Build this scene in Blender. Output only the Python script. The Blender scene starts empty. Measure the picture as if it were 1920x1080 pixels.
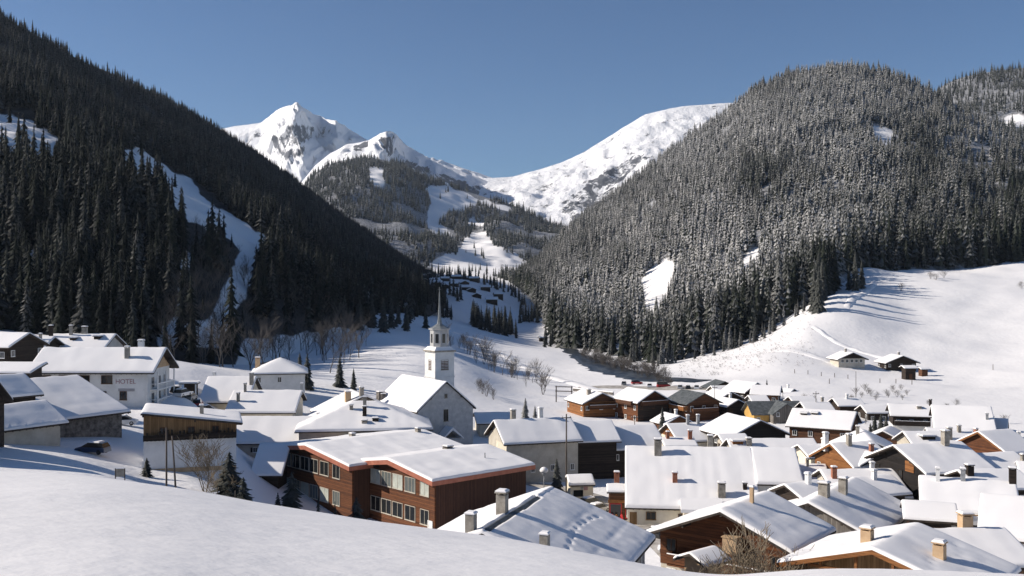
import bpy, bmesh, math, random
import numpy as np
from mathutils import Matrix, Vector
R = math.radians
FPX = 1867.0                       # focal length in pixels of the 1920 px wide frame (35 mm lens)
scene = bpy.context.scene
COL = scene.collection
rng = np.random.default_rng(11)
random.seed(11)

def P(px, py, Y):                  # point at depth Y seen at a given direction
    return np.array([(px - 960.0) / FPX * Y, Y, (540.0 - py) / FPX * Y])

# ------------------------------------------------------------------ noise
def _hash(ix, iy, seed):
    h = (ix * 374761393 + iy * 668265263 + seed * 974634777) & 0xffffffff
    h = ((h ^ (h >> 13)) * 1274126177) & 0xffffffff
    return ((h ^ (h >> 16)) & 0xffff) / 65535.0 * 2 - 1
def vnoise(x, y, seed=0):
    x = np.asarray(x, float); y = np.asarray(y, float)
    x0 = np.floor(x).astype(np.int64); y0 = np.floor(y).astype(np.int64)
    fx = x - x0; fy = y - y0
    fx = fx * fx * fx * (fx * (fx * 6 - 15) + 10); fy = fy * fy * fy * (fy * (fy * 6 - 15) + 10)
    a = _hash(x0, y0, seed); b = _hash(x0 + 1, y0, seed); c = _hash(x0, y0 + 1, seed); d = _hash(x0 + 1, y0 + 1, seed)
    return (a * (1 - fx) + b * fx) * (1 - fy) + (c * (1 - fx) + d * fx) * fy
def fbm(x, y, seed=0, oct=5, gain=.5):
    s = 0; a = 1
    for k in range(oct):
        s = s + a * vnoise(x * 2 ** k + 17.3 * k, y * 2 ** k - 9.1 * k, seed + k); a *= gain
    return s
def ridged(x, y, seed=0, oct=5, gain=.5):
    s = 0; a = 1
    for k in range(oct):
        s = s + a * (1 - 2 * np.abs(vnoise(x * 2 ** k + 5.3 * k, y * 2 ** k + 3.7 * k, seed + k))); a *= gain
    return s

# ------------------------------------------------------------------ object helpers
def link(o, parent=None):
    COL.objects.link(o)
    if parent is not None: o.parent = parent
    return o
def tag(o, label=None, cat=None, group=None, kind=None):
    if label: o['label'] = label
    if cat: o['category'] = cat
    if group: o['group'] = group
    if kind: o['kind'] = kind
    return o
def empty(name, loc, rz=0.0):
    o = bpy.data.objects.new(name, None); o.empty_display_size = .5
    o.location = [float(c) for c in loc]; o.rotation_euler = (0, 0, rz)
    return link(o)
def mesh_np(name, co, faces, mats=(), smooth=False, attrs=None):
    """faces: (n,3) or (n,4) int array"""
    me = bpy.data.meshes.new(name)
    co = np.ascontiguousarray(co, np.float32); faces = np.ascontiguousarray(faces, np.int32)
    n, k = faces.shape
    me.vertices.add(len(co)); me.vertices.foreach_set('co', co.ravel())
    me.loops.add(n * k); me.loops.foreach_set('vertex_index', faces.ravel())
    me.polygons.add(n)
    me.polygons.foreach_set('loop_start', np.arange(0, n * k, k, dtype=np.int32))
    me.polygons.foreach_set('loop_total', np.full(n, k, np.int32))
    if smooth: me.polygons.foreach_set('use_smooth', np.ones(n, bool))
    me.update(calc_edges=True)
    for m in mats: me.materials.append(m)
    for an, av in (attrs or {}).items():
        at = me.attributes.new(an, 'FLOAT', 'POINT'); at.data.foreach_set('value', np.ascontiguousarray(av, np.float32))
    return me
def obj(name, me, parent=None, M=None):
    o = bpy.data.objects.new(name, me); link(o, parent)
    if M is not None: o.matrix_local = M
    return o
def grid_faces(nu, nv):
    i = np.arange(nu - 1)[:, None] * nv + np.arange(nv - 1)[None, :]
    return np.stack([i, i + nv, i + nv + 1, i + 1], -1).reshape(-1, 4)

class MB:
    """collects shapes with material slots and becomes one mesh"""
    def __init__(s): s.v = []; s.f = []; s.m = []; s.sm = []
    def add(s, verts, faces, mi=0, smooth=False):
        b = len(s.v); s.v += [tuple(map(float, v)) for v in verts]
        for f in faces: s.f.append([b + i for i in f]); s.m.append(mi); s.sm.append(smooth)
    def box(s, x0, x1, y0, y1, z0, z1, mi=0):
        s.add([(x0,y0,z0),(x1,y0,z0),(x1,y1,z0),(x0,y1,z0),(x0,y0,z1),(x1,y0,z1),(x1,y1,z1),(x0,y1,z1)],
              [(0,3,2,1),(4,5,6,7),(0,1,5,4),(1,2,6,5),(2,3,7,6),(3,0,4,7)], mi)
    def tube(s, pts, rad, n=6, mi=0, cap=True, smooth=True):
        pts = [Vector(p) for p in pts]; rings = []
        for k, p in enumerate(pts):
            d = (pts[min(k+1, len(pts)-1)] - pts[max(k-1, 0)]).normalized()
            a = d.orthogonal().normalized(); b = d.cross(a)
            r = rad[k] if hasattr(rad, '__len__') else rad
            rings.append([p + (a * math.cos(t) + b * math.sin(t)) * r for t in [2*math.pi*i/n for i in range(n)]])
        vs = [v for r in rings for v in r]; fs = []
        for k in range(len(pts) - 1):
            for i in range(n):
                j = (i + 1) % n; fs.append((k*n+i, k*n+j, (k+1)*n+j, (k+1)*n+i))
        if cap: fs.append(tuple(range(n))[::-1]); fs.append(tuple(range((len(pts)-1)*n, len(pts)*n)))
        s.add(vs, fs, mi, smooth)
    def prism(s, poly, x0, x1, mi=0):
        """poly in (y,z), counter-clockwise seen from +x"""
        n = len(poly)
        vs = [(x0, y, z) for y, z in poly] + [(x1, y, z) for y, z in poly]
        fs = [tuple(range(n))[::-1], tuple(range(n, 2*n))] + [(i, (i+1) % n, n+(i+1) % n, n+i) for i in range(n)]
        s.add(vs, fs, mi)
    def lathe(s, prof, n=8, mi=0, c=(0, 0), rot=0.0, smooth=False):
        vs = []
        for r, z in prof:
            for i in range(n):
                t = 2*math.pi*i/n + rot; vs.append((c[0]+r*math.cos(t), c[1]+r*math.sin(t), z))
        fs = []
        for k in range(len(prof)-1):
            for i in range(n):
                j = (i+1) % n; fs.append((k*n+i, k*n+j, (k+1)*n+j, (k+1)*n+i))
        fs.append(tuple(range(n))[::-1]); fs.append(tuple(range((len(prof)-1)*n, len(prof)*n)))
        s.add(vs, fs, mi, smooth)
    def mesh(s, name, mats):
        me = bpy.data.meshes.new(name); me.from_pydata(s.v, [], s.f)
        for m in (mats if isinstance(mats, (list, tuple)) else [mats]): me.materials.append(m)
        me.polygons.foreach_set('material_index', s.m); me.polygons.foreach_set('use_smooth', s.sm); me.update()
        return me
    def build(s, name, mats, parent=None, M=None): return obj(name, s.mesh(name, mats), parent, M)

# ------------------------------------------------------------------ materials
MAT = {}
def _nt(name):
    m = bpy.data.materials.new(name); m.use_nodes = True; nt = m.node_tree; nt.nodes.clear()
    out = nt.nodes.new('ShaderNodeOutputMaterial'); b = nt.nodes.new('ShaderNodeBsdfPrincipled')
    nt.links.new(b.outputs[0], out.inputs[0]); MAT[name] = m
    return m, nt, b
def N(nt, typ, **kw):
    n = nt.nodes.new(typ)
    for k, v in kw.items():
        if k in ('operation', 'blend_type', 'data_type', 'attribute_name', 'wave_type', 'bands_direction', 'noise_dimensions', 'feature'): setattr(n, k, v)
        else: n.inputs[k].default_value = v
    return n
def ramp(nt, src, p0, p1, c0=(0,0,0,1), c1=(1,1,1,1)):
    r = nt.nodes.new('ShaderNodeValToRGB'); e = r.color_ramp.elements
    e[0].position = p0; e[1].position = p1; e[0].color = c0; e[1].color = c1
    nt.links.new(src, r.inputs[0]); return r.outputs[0]
def mixc(nt, fac, a, b):
    m = nt.nodes.new('ShaderNodeMix'); m.data_type = 'RGBA'
    for s, v in ((m.inputs[0], fac), (m.inputs[6], a), (m.inputs[7], b)):
        if hasattr(v, 'is_linked'): nt.links.new(v, s)
        elif isinstance(v, (int, float)): s.default_value = v
        else: s.default_value = (*v, 1) if len(v) == 3 else v
    return m.outputs[2]
def bump(nt, b, h, strength=.3, dist=.1):
    n = nt.nodes.new('ShaderNodeBump'); n.inputs['Strength'].default_value = strength; n.inputs['Distance'].default_value = dist
    nt.links.new(h, n.inputs['Height']); nt.links.new(n.outputs[0], b.inputs['Normal'])
def geo_pos(nt): return nt.nodes.new('ShaderNodeNewGeometry').outputs['Position']
def obj_co(nt): return nt.nodes.new('ShaderNodeTexCoord').outputs['Object']
def noise(nt, co, scale, detail=4, rough=.6):
    n = N(nt, 'ShaderNodeTexNoise', Scale=scale, Detail=detail, Roughness=rough)
    if co is not None: nt.links.new(co, n.inputs['Vector'])
    return n.outputs[0]

SNOW = (.86, .848, .84)
def mat_snow(name, dirty=.0, s1=.12, s2=1.6, bs=.35, bd=.12):
    m, nt, b = _nt(name); co = geo_pos(nt)
    n1 = noise(nt, co, s1, 5); n2 = noise(nt, co, s2, 4)
    c = mixc(nt, ramp(nt, n1, .3, .7), tuple(.955*x for x in SNOW), SNOW)
    if dirty:
        d = noise(nt, co, .35, 6, .7)
        c = mixc(nt, ramp(nt, d, .62, .74), c, (.62 - dirty*.3, .6 - dirty*.32, .57 - dirty*.34))
    nt.links.new(c, b.inputs['Base Color']); b.inputs['Roughness'].default_value = .75
    b.inputs['Specular IOR Level'].default_value = .2
    a = N(nt, 'ShaderNodeMath', operation='ADD'); nt.links.new(n1, a.inputs[0])
    k = N(nt, 'ShaderNodeMath', operation='MULTIPLY'); k.inputs[1].default_value = .35; nt.links.new(n2, k.inputs[0])
    nt.links.new(k.outputs[0], a.inputs[1])
    bump(nt, b, a.outputs[0], bs, bd)
    return m
mat_snow('fresh_snow', 0, .10, 1.2, .25, .5)
mat_snow('village_snow', .0, .08, .6, .45, .9)
mat_snow('roof_snow', 0, .25, 2.2, .22, .08)

def mat_two(name, c0, c1, scale=2.0, rough=.8, bs=.2, lo=.35, hi=.65, stretch=None, spec=.3):
    m, nt, b = _nt(name); co = obj_co(nt)
    if stretch:
        mp = nt.nodes.new('ShaderNodeMapping'); mp.inputs['Scale'].default_value = stretch; nt.links.new(co, mp.inputs[0]); co = mp.outputs[0]
    n = noise(nt, co, scale, 6, .65)
    nt.links.new(mixc(nt, ramp(nt, n, lo, hi), c0, c1), b.inputs['Base Color'])
    b.inputs['Roughness'].default_value = rough; b.inputs['Specular IOR Level'].default_value = spec
    bump(nt, b, n, bs, .03)
    return m
def mat_wood(name, c0, c1, plank=.22, vertical=False):
    """horizontal or vertical boards with dark joints and weathered grain"""
    m, nt, b = _nt(name); co = obj_co(nt)
    sep = nt.nodes.new('ShaderNodeSeparateXYZ'); nt.links.new(co, sep.inputs[0])
    if vertical:
        ad = N(nt, 'ShaderNodeMath', operation='ADD'); nt.links.new(sep.outputs[0], ad.inputs[0]); nt.links.new(sep.outputs[1], ad.inputs[1]); src = ad.outputs[0]
    else: src = sep.outputs[2]
    dv = N(nt, 'ShaderNodeMath', operation='DIVIDE'); dv.inputs[1].default_value = plank; nt.links.new(src, dv.inputs[0])
    fr = N(nt, 'ShaderNodeMath', operation='FRACT'); nt.links.new(dv.outputs[0], fr.inputs[0])
    fl = N(nt, 'ShaderNodeMath', operation='FLOOR'); nt.links.new(dv.outputs[0], fl.inputs[0])
    wn = nt.nodes.new('ShaderNodeTexWhiteNoise'); wn.noise_dimensions = '1D'; nt.links.new(fl.outputs[0], wn.inputs['W'])
    mp = nt.nodes.new('ShaderNodeMapping'); mp.inputs['Scale'].default_value = (4, 4, .5) if vertical else (.5, .5, 4); nt.links.new(co, mp.inputs[0])
    g = noise(nt, mp.outputs[0], 1.6, 6, .7)
    ad2 = N(nt, 'ShaderNodeMath', operation='MULTIPLY_ADD'); nt.links.new(wn.outputs[0], ad2.inputs[0]); ad2.inputs[1].default_value = .35; nt.links.new(g, ad2.inputs[2])
    c = mixc(nt, ramp(nt, ad2.outputs[0], .4, .95), c0, c1)
    j = ramp(nt, fr.outputs[0], .03, .12)
    c = mixc(nt, j, tuple(x*.35 for x in c0), c)
    nt.links.new(c, b.inputs['Base Color']); b.inputs['Roughness'].default_value = .8; b.inputs['Specular IOR Level'].default_value = .25
    bump(nt, b, j, .3, .03)
    return m
mat_wood('dark_wood', (.012, .009, .007), (.05, .035, .026))
mat_wood('black_wood', (.006, .005, .005), (.022, .018, .016))
mat_wood('brown_wood', (.05, .022, .012), (.15, .07, .035))
mat_wood('red_brown_wood', (.055, .02, .009), (.165, .062, .024), .3)
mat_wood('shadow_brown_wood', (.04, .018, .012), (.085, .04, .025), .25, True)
mat_wood('orange_wood', (.13, .05, .017), (.31, .135, .045))
mat_wood('honey_wood', (.15, .085, .035), (.32, .2, .1), .25, True)
mat_wood('grey_wood', (.10, .09, .08), (.25, .225, .2), .2, True)
mat_wood('yellow_boards', (.42, .25, .07), (.6, .38, .12), .25, True)
mat_two('white_plaster', (.62, .62, .6), (.74, .735, .715), .6, .85, .1)
mat_two('cream_plaster', (.6, .54, .42), (.72, .66, .54), .5, .85, .1)
mat_two('beige_plaster', (.42, .38, .31), (.55, .51, .43), .6, .85, .15)
mat_two('grey_plaster', (.34, .34, .335), (.44, .44, .43), .7, .85, .15)
mat_two('blue_grey_plaster', (.56, .575, .59), (.68, .69, .7), .5, .85, .12)
mat_two('church_stone', (.36, .36, .36), (.55, .545, .53), .9, .9, .4, .3, .7)
mat_two('field_stone', (.06, .055, .05), (.22, .2, .18), 1.6, .9, .6, .35, .65)
mat_two('chimney_stone', (.2, .18, .15), (.38, .35, .3), 1.5, .9, .5)
mat_two('chimney_brick', (.24, .09, .05), (.36, .16, .1), 2, .9, .5)
mat_two('tan_render', (.4, .27, .16), (.5, .36, .22), 1.2, .85, .2)
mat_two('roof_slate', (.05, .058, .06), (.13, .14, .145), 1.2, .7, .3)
mat_two('roof_boards', (.025, .02, .016), (.07, .055, .045), 1.5, .8, .2)
mat_two('red_fascia', (.3, .1, .06), (.42, .16, .1), 1.0, .6, .1)
mat_two('white_paint', (.7, .7, .68), (.8, .8, .78), 1.0, .5, .05)
mat_two('curtain', (.34, .37, .33), (.52, .54, .47), .7, .7, .05)
mat_two('grey_metal', (.2, .21, .22), (.34, .35, .36), 1.5, .45, .05)
mat_two('spire_metal', (.12, .135, .14), (.24, .255, .26), 1.2, .5, .1)
mat_two('pole_wood', (.06, .048, .04), (.14, .115, .095), 2, .85, .3, stretch=(1, 1, .1))
mat_two('black_rubber', (.012, .012, .012), (.03, .03, .03), 4, .8, .1)
mat_two('red_paint', (.45, .02, .025), (.6, .04, .05), 2, .4, .02)
mat_two('lettering_red', (.34, .2, .2), (.44, .27, .27), 1, .7, .02)
mat_two('lettering_grey', (.3, .29, .3), (.38, .37, .38), 1, .7, .02)
mat_two('shutter_orange', (.4, .17, .04), (.5, .24, .07), 2, .7, .05)
def mat_glass(name, c, rough=.12):
    m, nt, b = _nt(name); n = noise(nt, geo_pos(nt), .7, 2)
    nt.links.new(mixc(nt, n, tuple(x*.5 for x in c), c), b.inputs['Base Color']); b.inputs['Roughness'].default_value = rough
mat_glass('window_glass', (.025, .028, .03)); mat_glass('pale_glass', (.16, .18, .17), .2)
for _n, _c in (('car_blue', (.02, .04, .09)), ('car_white', (.7, .71, .72)), ('car_grey', (.16, .17, .18)), ('car_black', (.015, .015, .017)), ('car_red', (.4, .02, .025)), ('car_bright_blue', (.05, .13, .42)), ('car_silver', (.42, .43, .45))):
    m, nt, b = _nt(_n); n = noise(nt, obj_co(nt), 3, 3)
    nt.links.new(mixc(nt, n, tuple(x*.8 for x in _c), _c), b.inputs['Base Color']); b.inputs['Roughness'].default_value = .3; b.inputs['Metallic'].default_value = .2
m, nt, b = _nt('lamp_glow'); b.inputs['Base Color'].default_value = (1, .6, .25, 1); b.inputs['Emission Color'].default_value = (1, .55, .2, 1); b.inputs['Emission Strength'].default_value = 2.5
n = noise(nt, obj_co(nt), 3, 2)

def mat_tree(name, green0, green1, frost):
    m, nt, b = _nt(name)
    a = nt.nodes.new('ShaderNodeAttribute'); a.attribute_name = 'frost'
    t = nt.nodes.new('ShaderNodeAttribute'); t.attribute_name = 'tint'
    n = noise(nt, geo_pos(nt), .9, 3, .7)
    c = mixc(nt, t.outputs['Fac'], green0, green1)
    ad = N(nt, 'ShaderNodeMath', operation='MULTIPLY_ADD'); nt.links.new(n, ad.inputs[0]); ad.inputs[1].default_value = .32
    sb = N(nt, 'ShaderNodeMath', operation='SUBTRACT'); nt.links.new(a.outputs['Fac'], sb.inputs[0]); sb.inputs[1].default_value = .16; nt.links.new(sb.outputs[0], ad.inputs[2])
    cl = N(nt, 'ShaderNodeMath', operation='MULTIPLY'); cl.use_clamp = True; nt.links.new(ad.outputs[0], cl.inputs[0]); cl.inputs[1].default_value = 1
    nt.links.new(mixc(nt, cl.outputs[0], c, frost), b.inputs['Base Color'])
    b.inputs['Roughness'].default_value = .9; b.inputs['Specular IOR Level'].default_value = .1
    return m
mat_tree('conifer_needles', (.006, .009, .008), (.027, .033, .022), (.50, .495, .485))
mat_two('bark', (.035, .026, .02), (.11, .085, .065), 3, .9, .4, stretch=(1, 1, .3))
mat_two('bare_twigs', (.06, .054, .05), (.15, .132, .118), 1.5, .9, .2)
mat_two('tan_twigs', (.16, .125, .085), (.32, .26, .18), 1.5, .9, .2)

def mat_hill(name, floor0, floor1, snow_lo=.35, snow_hi=.65):
    """forest floor with open snow where the 'snow' attribute says the ground is treeless"""
    m, nt, b = _nt(name); co = geo_pos(nt)
    a = nt.nodes.new('ShaderNodeAttribute'); a.attribute_name = 'snow'
    n = noise(nt, co, .05, 6, .7); n2 = noise(nt, co, .25, 5, .7)
    f = mixc(nt, ramp(nt, n2, .35, .65), floor0, floor1)
    ad = N(nt, 'ShaderNodeMath', operation='MULTIPLY_ADD'); nt.links.new(n, ad.inputs[0]); ad.inputs[1].default_value = .6; nt.links.new(a.outputs['Fac'], ad.inputs[2])
    c = mixc(nt, ramp(nt, ad.outputs[0], .55 + snow_lo*.3, .55 + snow_hi*.4), f, SNOW)
    nt.links.new(c, b.inputs['Base Color']); b.inputs['Roughness'].default_value = .85; b.inputs['Specular IOR Level'].default_value = .15
    bump(nt, b, n2, .5, 1.0)
    return m
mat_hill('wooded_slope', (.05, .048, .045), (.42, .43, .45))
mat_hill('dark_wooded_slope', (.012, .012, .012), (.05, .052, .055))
def mat_peak(name):
    m, nt, b = _nt(name); co = geo_pos(nt)
    g = nt.nodes.new('ShaderNodeNewGeometry'); sep = nt.nodes.new('ShaderNodeSeparateXYZ'); nt.links.new(g.outputs['Normal'], sep.inputs[0])
    mp = nt.nodes.new('ShaderNodeMapping'); mp.inputs['Scale'].default_value = (1, 1, .5); nt.links.new(co, mp.inputs[0])
    n = noise(nt, mp.outputs[0], .011, 10, .74); n2 = noise(nt, co, .02, 6, .7)
    a = nt.nodes.new('ShaderNodeAttribute'); a.attribute_name = 'rock'
    n3 = noise(nt, mp.outputs[0], .05, 6, .7)
    s0 = N(nt, 'ShaderNodeMath', operation='MULTIPLY_ADD'); nt.links.new(n3, s0.inputs[0]); s0.inputs[1].default_value = .45; nt.links.new(a.outputs['Fac'], s0.inputs[2])
    s = N(nt, 'ShaderNodeMath', operation='MULTIPLY_ADD'); nt.links.new(n, s.inputs[0]); s.inputs[1].default_value = 1.0; nt.links.new(s0.outputs[0], s.inputs[2])
    rock = mixc(nt, n2, (.035, .042, .055), (.15, .155, .17))
    nt.links.new(mixc(nt, ramp(nt, s.outputs[0], .81, .87), (.86, .865, .88), rock), b.inputs['Base Color'])
    b.inputs['Roughness'].default_value = .8; b.inputs['Specular IOR Level'].default_value = .2
    bump(nt, b, n3, .8, 14.0)
    return m
mat_peak('snowy_peak')
# ------------------------------------------------------------------ ground: control points (direction px, depth, height)
def zrow(px, py, Y): return (px, Y, (540 - py) / FPX * Y)
CP = [(-200,60,-14),(200,60,-14.5),(600,60,-20),(820,60,-22),(1000,60,-25),(1250,60,-26),(1500,60,-25),(1920,60,-24),(2500,60,-22),
 (-1200,60,-8),(-1200,150,-8),(-1200,300,0),(-600,100,-13.5),(-600,150,-15),(0,100,-17.7),(200,100,-19),(360,100,-22),(600,110,-32),(450,118,-25.5),
 (820,100,-32),(1000,85,-29),(1250,90,-30),(1500,100,-30),(1920,80,-28.5),(2500,80,-26),(3500,80,-20),(3500,300,-10),
 (0,140,-19.5),(200,140,-21.3),(360,128,-24),(285,122,-23.3),(300,108,-21.8),(500,150,-34),(600,160,-38.5),(560,135,-35.5),(820,145,-38),(1000,150,-36.5),(1250,160,-36.7),(1500,150,-35.5),(1920,150,-34.5),(2500,200,-33),
 (100,215,-18),(250,174,-21.3),(350,185,-20.5),(500,235,-27),(470,198,-33.5),(440,150,-29),(700,200,-32.5),(840,215,-33.4),(1000,200,-36),(1500,200,-36),(1920,200,-35.5),
 (620,270,-26.3),(700,300,-25.7),(800,380,-23.2),(650,380,-22.2),(600,420,-20),(950,330,-34),(870,340,-27.3),(1000,500,-32),(930,400,-34),
 (745,600,-14),(840,560,-22),(920,500,-29.5),(500,330,-25),(350,250,-20),(200,300,-16),(0,300,-13),(-600,300,-5),(500,420,-22.5),(300,290,-20),
 (870,800,-25.7),(800,980,1.5),(890,940,-8.5),(850,1100,5),(790,1200,12),(860,800,-20),(880,1150,8),(960,1000,-16),(960,1200,0),(900,1600,21),(1000,1000,-25),(1030,600,-36),(1060,450,-36.2),(1150,450,-36.2),(1150,350,-36.5),
 (1250,420,-36),(1100,300,-36.5),(1300,300,-36.5),(1500,300,-33.8),(1600,407,-32.2),(1700,407,-32.9),(1600,350,-33.9),(1450,420,-29),(1900,300,-35),(1900,400,-32),
 (1900,500,-16),(1900,680,16.5),(1700,650,11.0),(1560,520,-5.5),(1700,500,-15),(1620,640,12.2),(1600,560,-1.8),(1800,665,11.2),(1500,480,-17),(1800,560,-2),(1640,470,-19),(1450,510,-22.4),(1330,500,-31.6),(1240,480,-36.8),(2400,300,-30),(2400,600,24),(1850,230,-35.8),
 (1400,800,0),(1700,1000,10),(1100,1000,-12),(300,800,0),(0,800,0),(600,900,-5),(0,2400,40),(900,2400,52),(1900,2400,50),(3500,2400,60),(-1200,2400,60),(-1200,900,10),(3500,900,30)]
cp = np.array(CP, float)
def _uv(px, Y): return np.stack([(np.asarray(px, float) - 960) / 330.0, np.log(np.asarray(Y, float)) * 3.2], -1)
_cu = _uv(cp[:, 0], cp[:, 1]); _cq = cp[:, 2] / cp[:, 1]
def _phi(r): return np.sqrt(r ** 2 + .02)
_n = len(cp); _A = np.zeros((_n + 3, _n + 3))
_A[:_n, :_n] = _phi(np.linalg.norm(_cu[:, None] - _cu[None], axis=-1)) - np.eye(_n) * 4e-3
_A[:_n, _n] = 1; _A[:_n, _n+1:] = _cu; _A[_n, :_n] = 1; _A[_n+1:, :_n] = _cu.T
_w = np.linalg.solve(_A, np.concatenate([_cq, np.zeros(3)]))
def ground_px(px, Y):
    px, Y = np.broadcast_arrays(np.asarray(px, float), np.asarray(Y, float)); sh = px.shape
    u = _uv(px.ravel(), Y.ravel()); out = np.zeros(len(u))
    for s in range(0, len(u), 20000):
        b = u[s:s+20000]; out[s:s+20000] = _phi(np.linalg.norm(b[:, None] - _cu[None], axis=-1)) @ _w[:_n] + _w[_n] + b @ _w[_n+1:]
    X = (px - 960) / FPX * Y
    amp = np.clip((Y - 120) / 600, .02, 1) * .9
    amp = np.where((px > 1250) & (Y > 330), amp * 1.7, amp)
    amp = np.where((px > 380) & (Y < 300), amp * .4, amp)
    return out.reshape(sh) * Y + amp * fbm(X / 28, Y / 28, 5, 4)
def ground(x, y): return ground_px(960 + FPX * np.asarray(x, float) / np.asarray(y, float), y)
def gz(x, y): return float(ground(x, y))
def gp(px, Y): # point on the ground
    return np.array([(px - 960) / FPX * Y, Y, float(ground_px(px, Y))])

cols = np.arange(-1200, 3501, 14.0)
deps = np.concatenate([np.geomspace(58, 700, 190), np.geomspace(710, 2400, 60)])
PXg, Yg = np.meshgrid(cols, deps, indexing='ij')
Zg = ground_px(PXg, Yg)
far = np.array([3500., 6000., 12000., 20000.])
PXf, Yf = np.meshgrid(cols, far, indexing='ij')
Zf = Zg[:, -1:] * np.array([[.9, .6, .3, 0]]) + 0 * PXf
PXa = np.concatenate([PXg, PXf], 1); Ya = np.concatenate([Yg, Yf], 1); Za = np.concatenate([Zg, Zf], 1)
co = np.stack([(PXa - 960) / FPX * Ya, Ya, Za], -1).reshape(-1, 3)
tag(obj('ground', mesh_np('ground', co, grid_faces(*PXa.shape), [MAT['village_snow']], True)), kind='structure')

# the near snowfield the camera stands on: a convex slope with its brow in front of the village
BR = np.array([(-900,850),(0,884),(100,887),(200,894),(350,916),(480,943),(600,961),(780,987),(1000,1017),(1200,1056),(1330,1079),(1400,1077),(1480,1069),(1560,1066),(1700,1069),(1900,1077),(2500,1090)], float)
def near_z(X, Y):
    px = 960 + FPX * X / np.maximum(Y, 7.0)
    k = (np.interp(px, BR[:, 0], BR[:, 1]) - 540) / FPX
    for d in (-60, 60, -30, 30): k = k + (np.interp(px + d, BR[:, 0], BR[:, 1]) - 540) / FPX
    k = k / 5
    Yb = np.interp(px, [0, 900, 1400, 1900], [46, 36, 24, 24])
    d = Y - Yb; a = 1.75 / Yb ** 2
    return -k * Y - a * d * d * np.where(d > 0, 2.6, 1.0) + np.where(Y < 0, .17 * Y * 0, 0)
xs = np.linspace(-75, 75, 260); ys = np.concatenate([np.linspace(-12, 60, 220), np.linspace(60.6, 105, 60)])
Xn, Yn = np.meshgrid(xs, ys, indexing='ij')
Zn = near_z(Xn, Yn)
Zn = Zn + .035 * fbm(Xn / 5, Yn / 9, 3, 4) * np.clip(Yn / 10, .2, 1)
tag(obj('snowfield', mesh_np('snowfield', np.stack([Xn, Yn, Zn], -1).reshape(-1, 3), grid_faces(*Xn.shape), [MAT['fresh_snow']], True)), kind='structure')

# ------------------------------------------------------------------ hills and mountains: cross profiles from foot to ridge, each with its own depth
def herm(x, xp, fp):
    """smooth monotone-ish cubic interpolation"""
    xp = np.asarray(xp, float); fp = np.asarray(fp, float); h = np.diff(xp); d = np.diff(fp) / h
    m = np.concatenate([[d[0]], (d[:-1] * h[1:] + d[1:] * h[:-1]) / (h[1:] + h[:-1]), [d[-1]]])
    for i in range(len(d)):
        if d[i] == 0: m[i] = m[i+1] = 0; continue
        a, b = m[i] / d[i], m[i+1] / d[i]; 
        if a < 0: m[i] = 0
        if b < 0: m[i+1] = 0
        s = a*a + b*b
        if s > 9: t = 3 / math.sqrt(s); m[i] = t*a*d[i]; m[i+1] = t*b*d[i]
    i = np.clip(np.searchsorted(xp, x) - 1, 0, len(h) - 1); t = (x - xp[i]) / h[i]
    return (2*t**3-3*t**2+1)*fp[i] + (t**3-2*t**2+t)*h[i]*m[i] + (-2*t**3+3*t**2)*fp[i+1] + (t**3-t**2)*h[i]*m[i+1]

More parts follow.
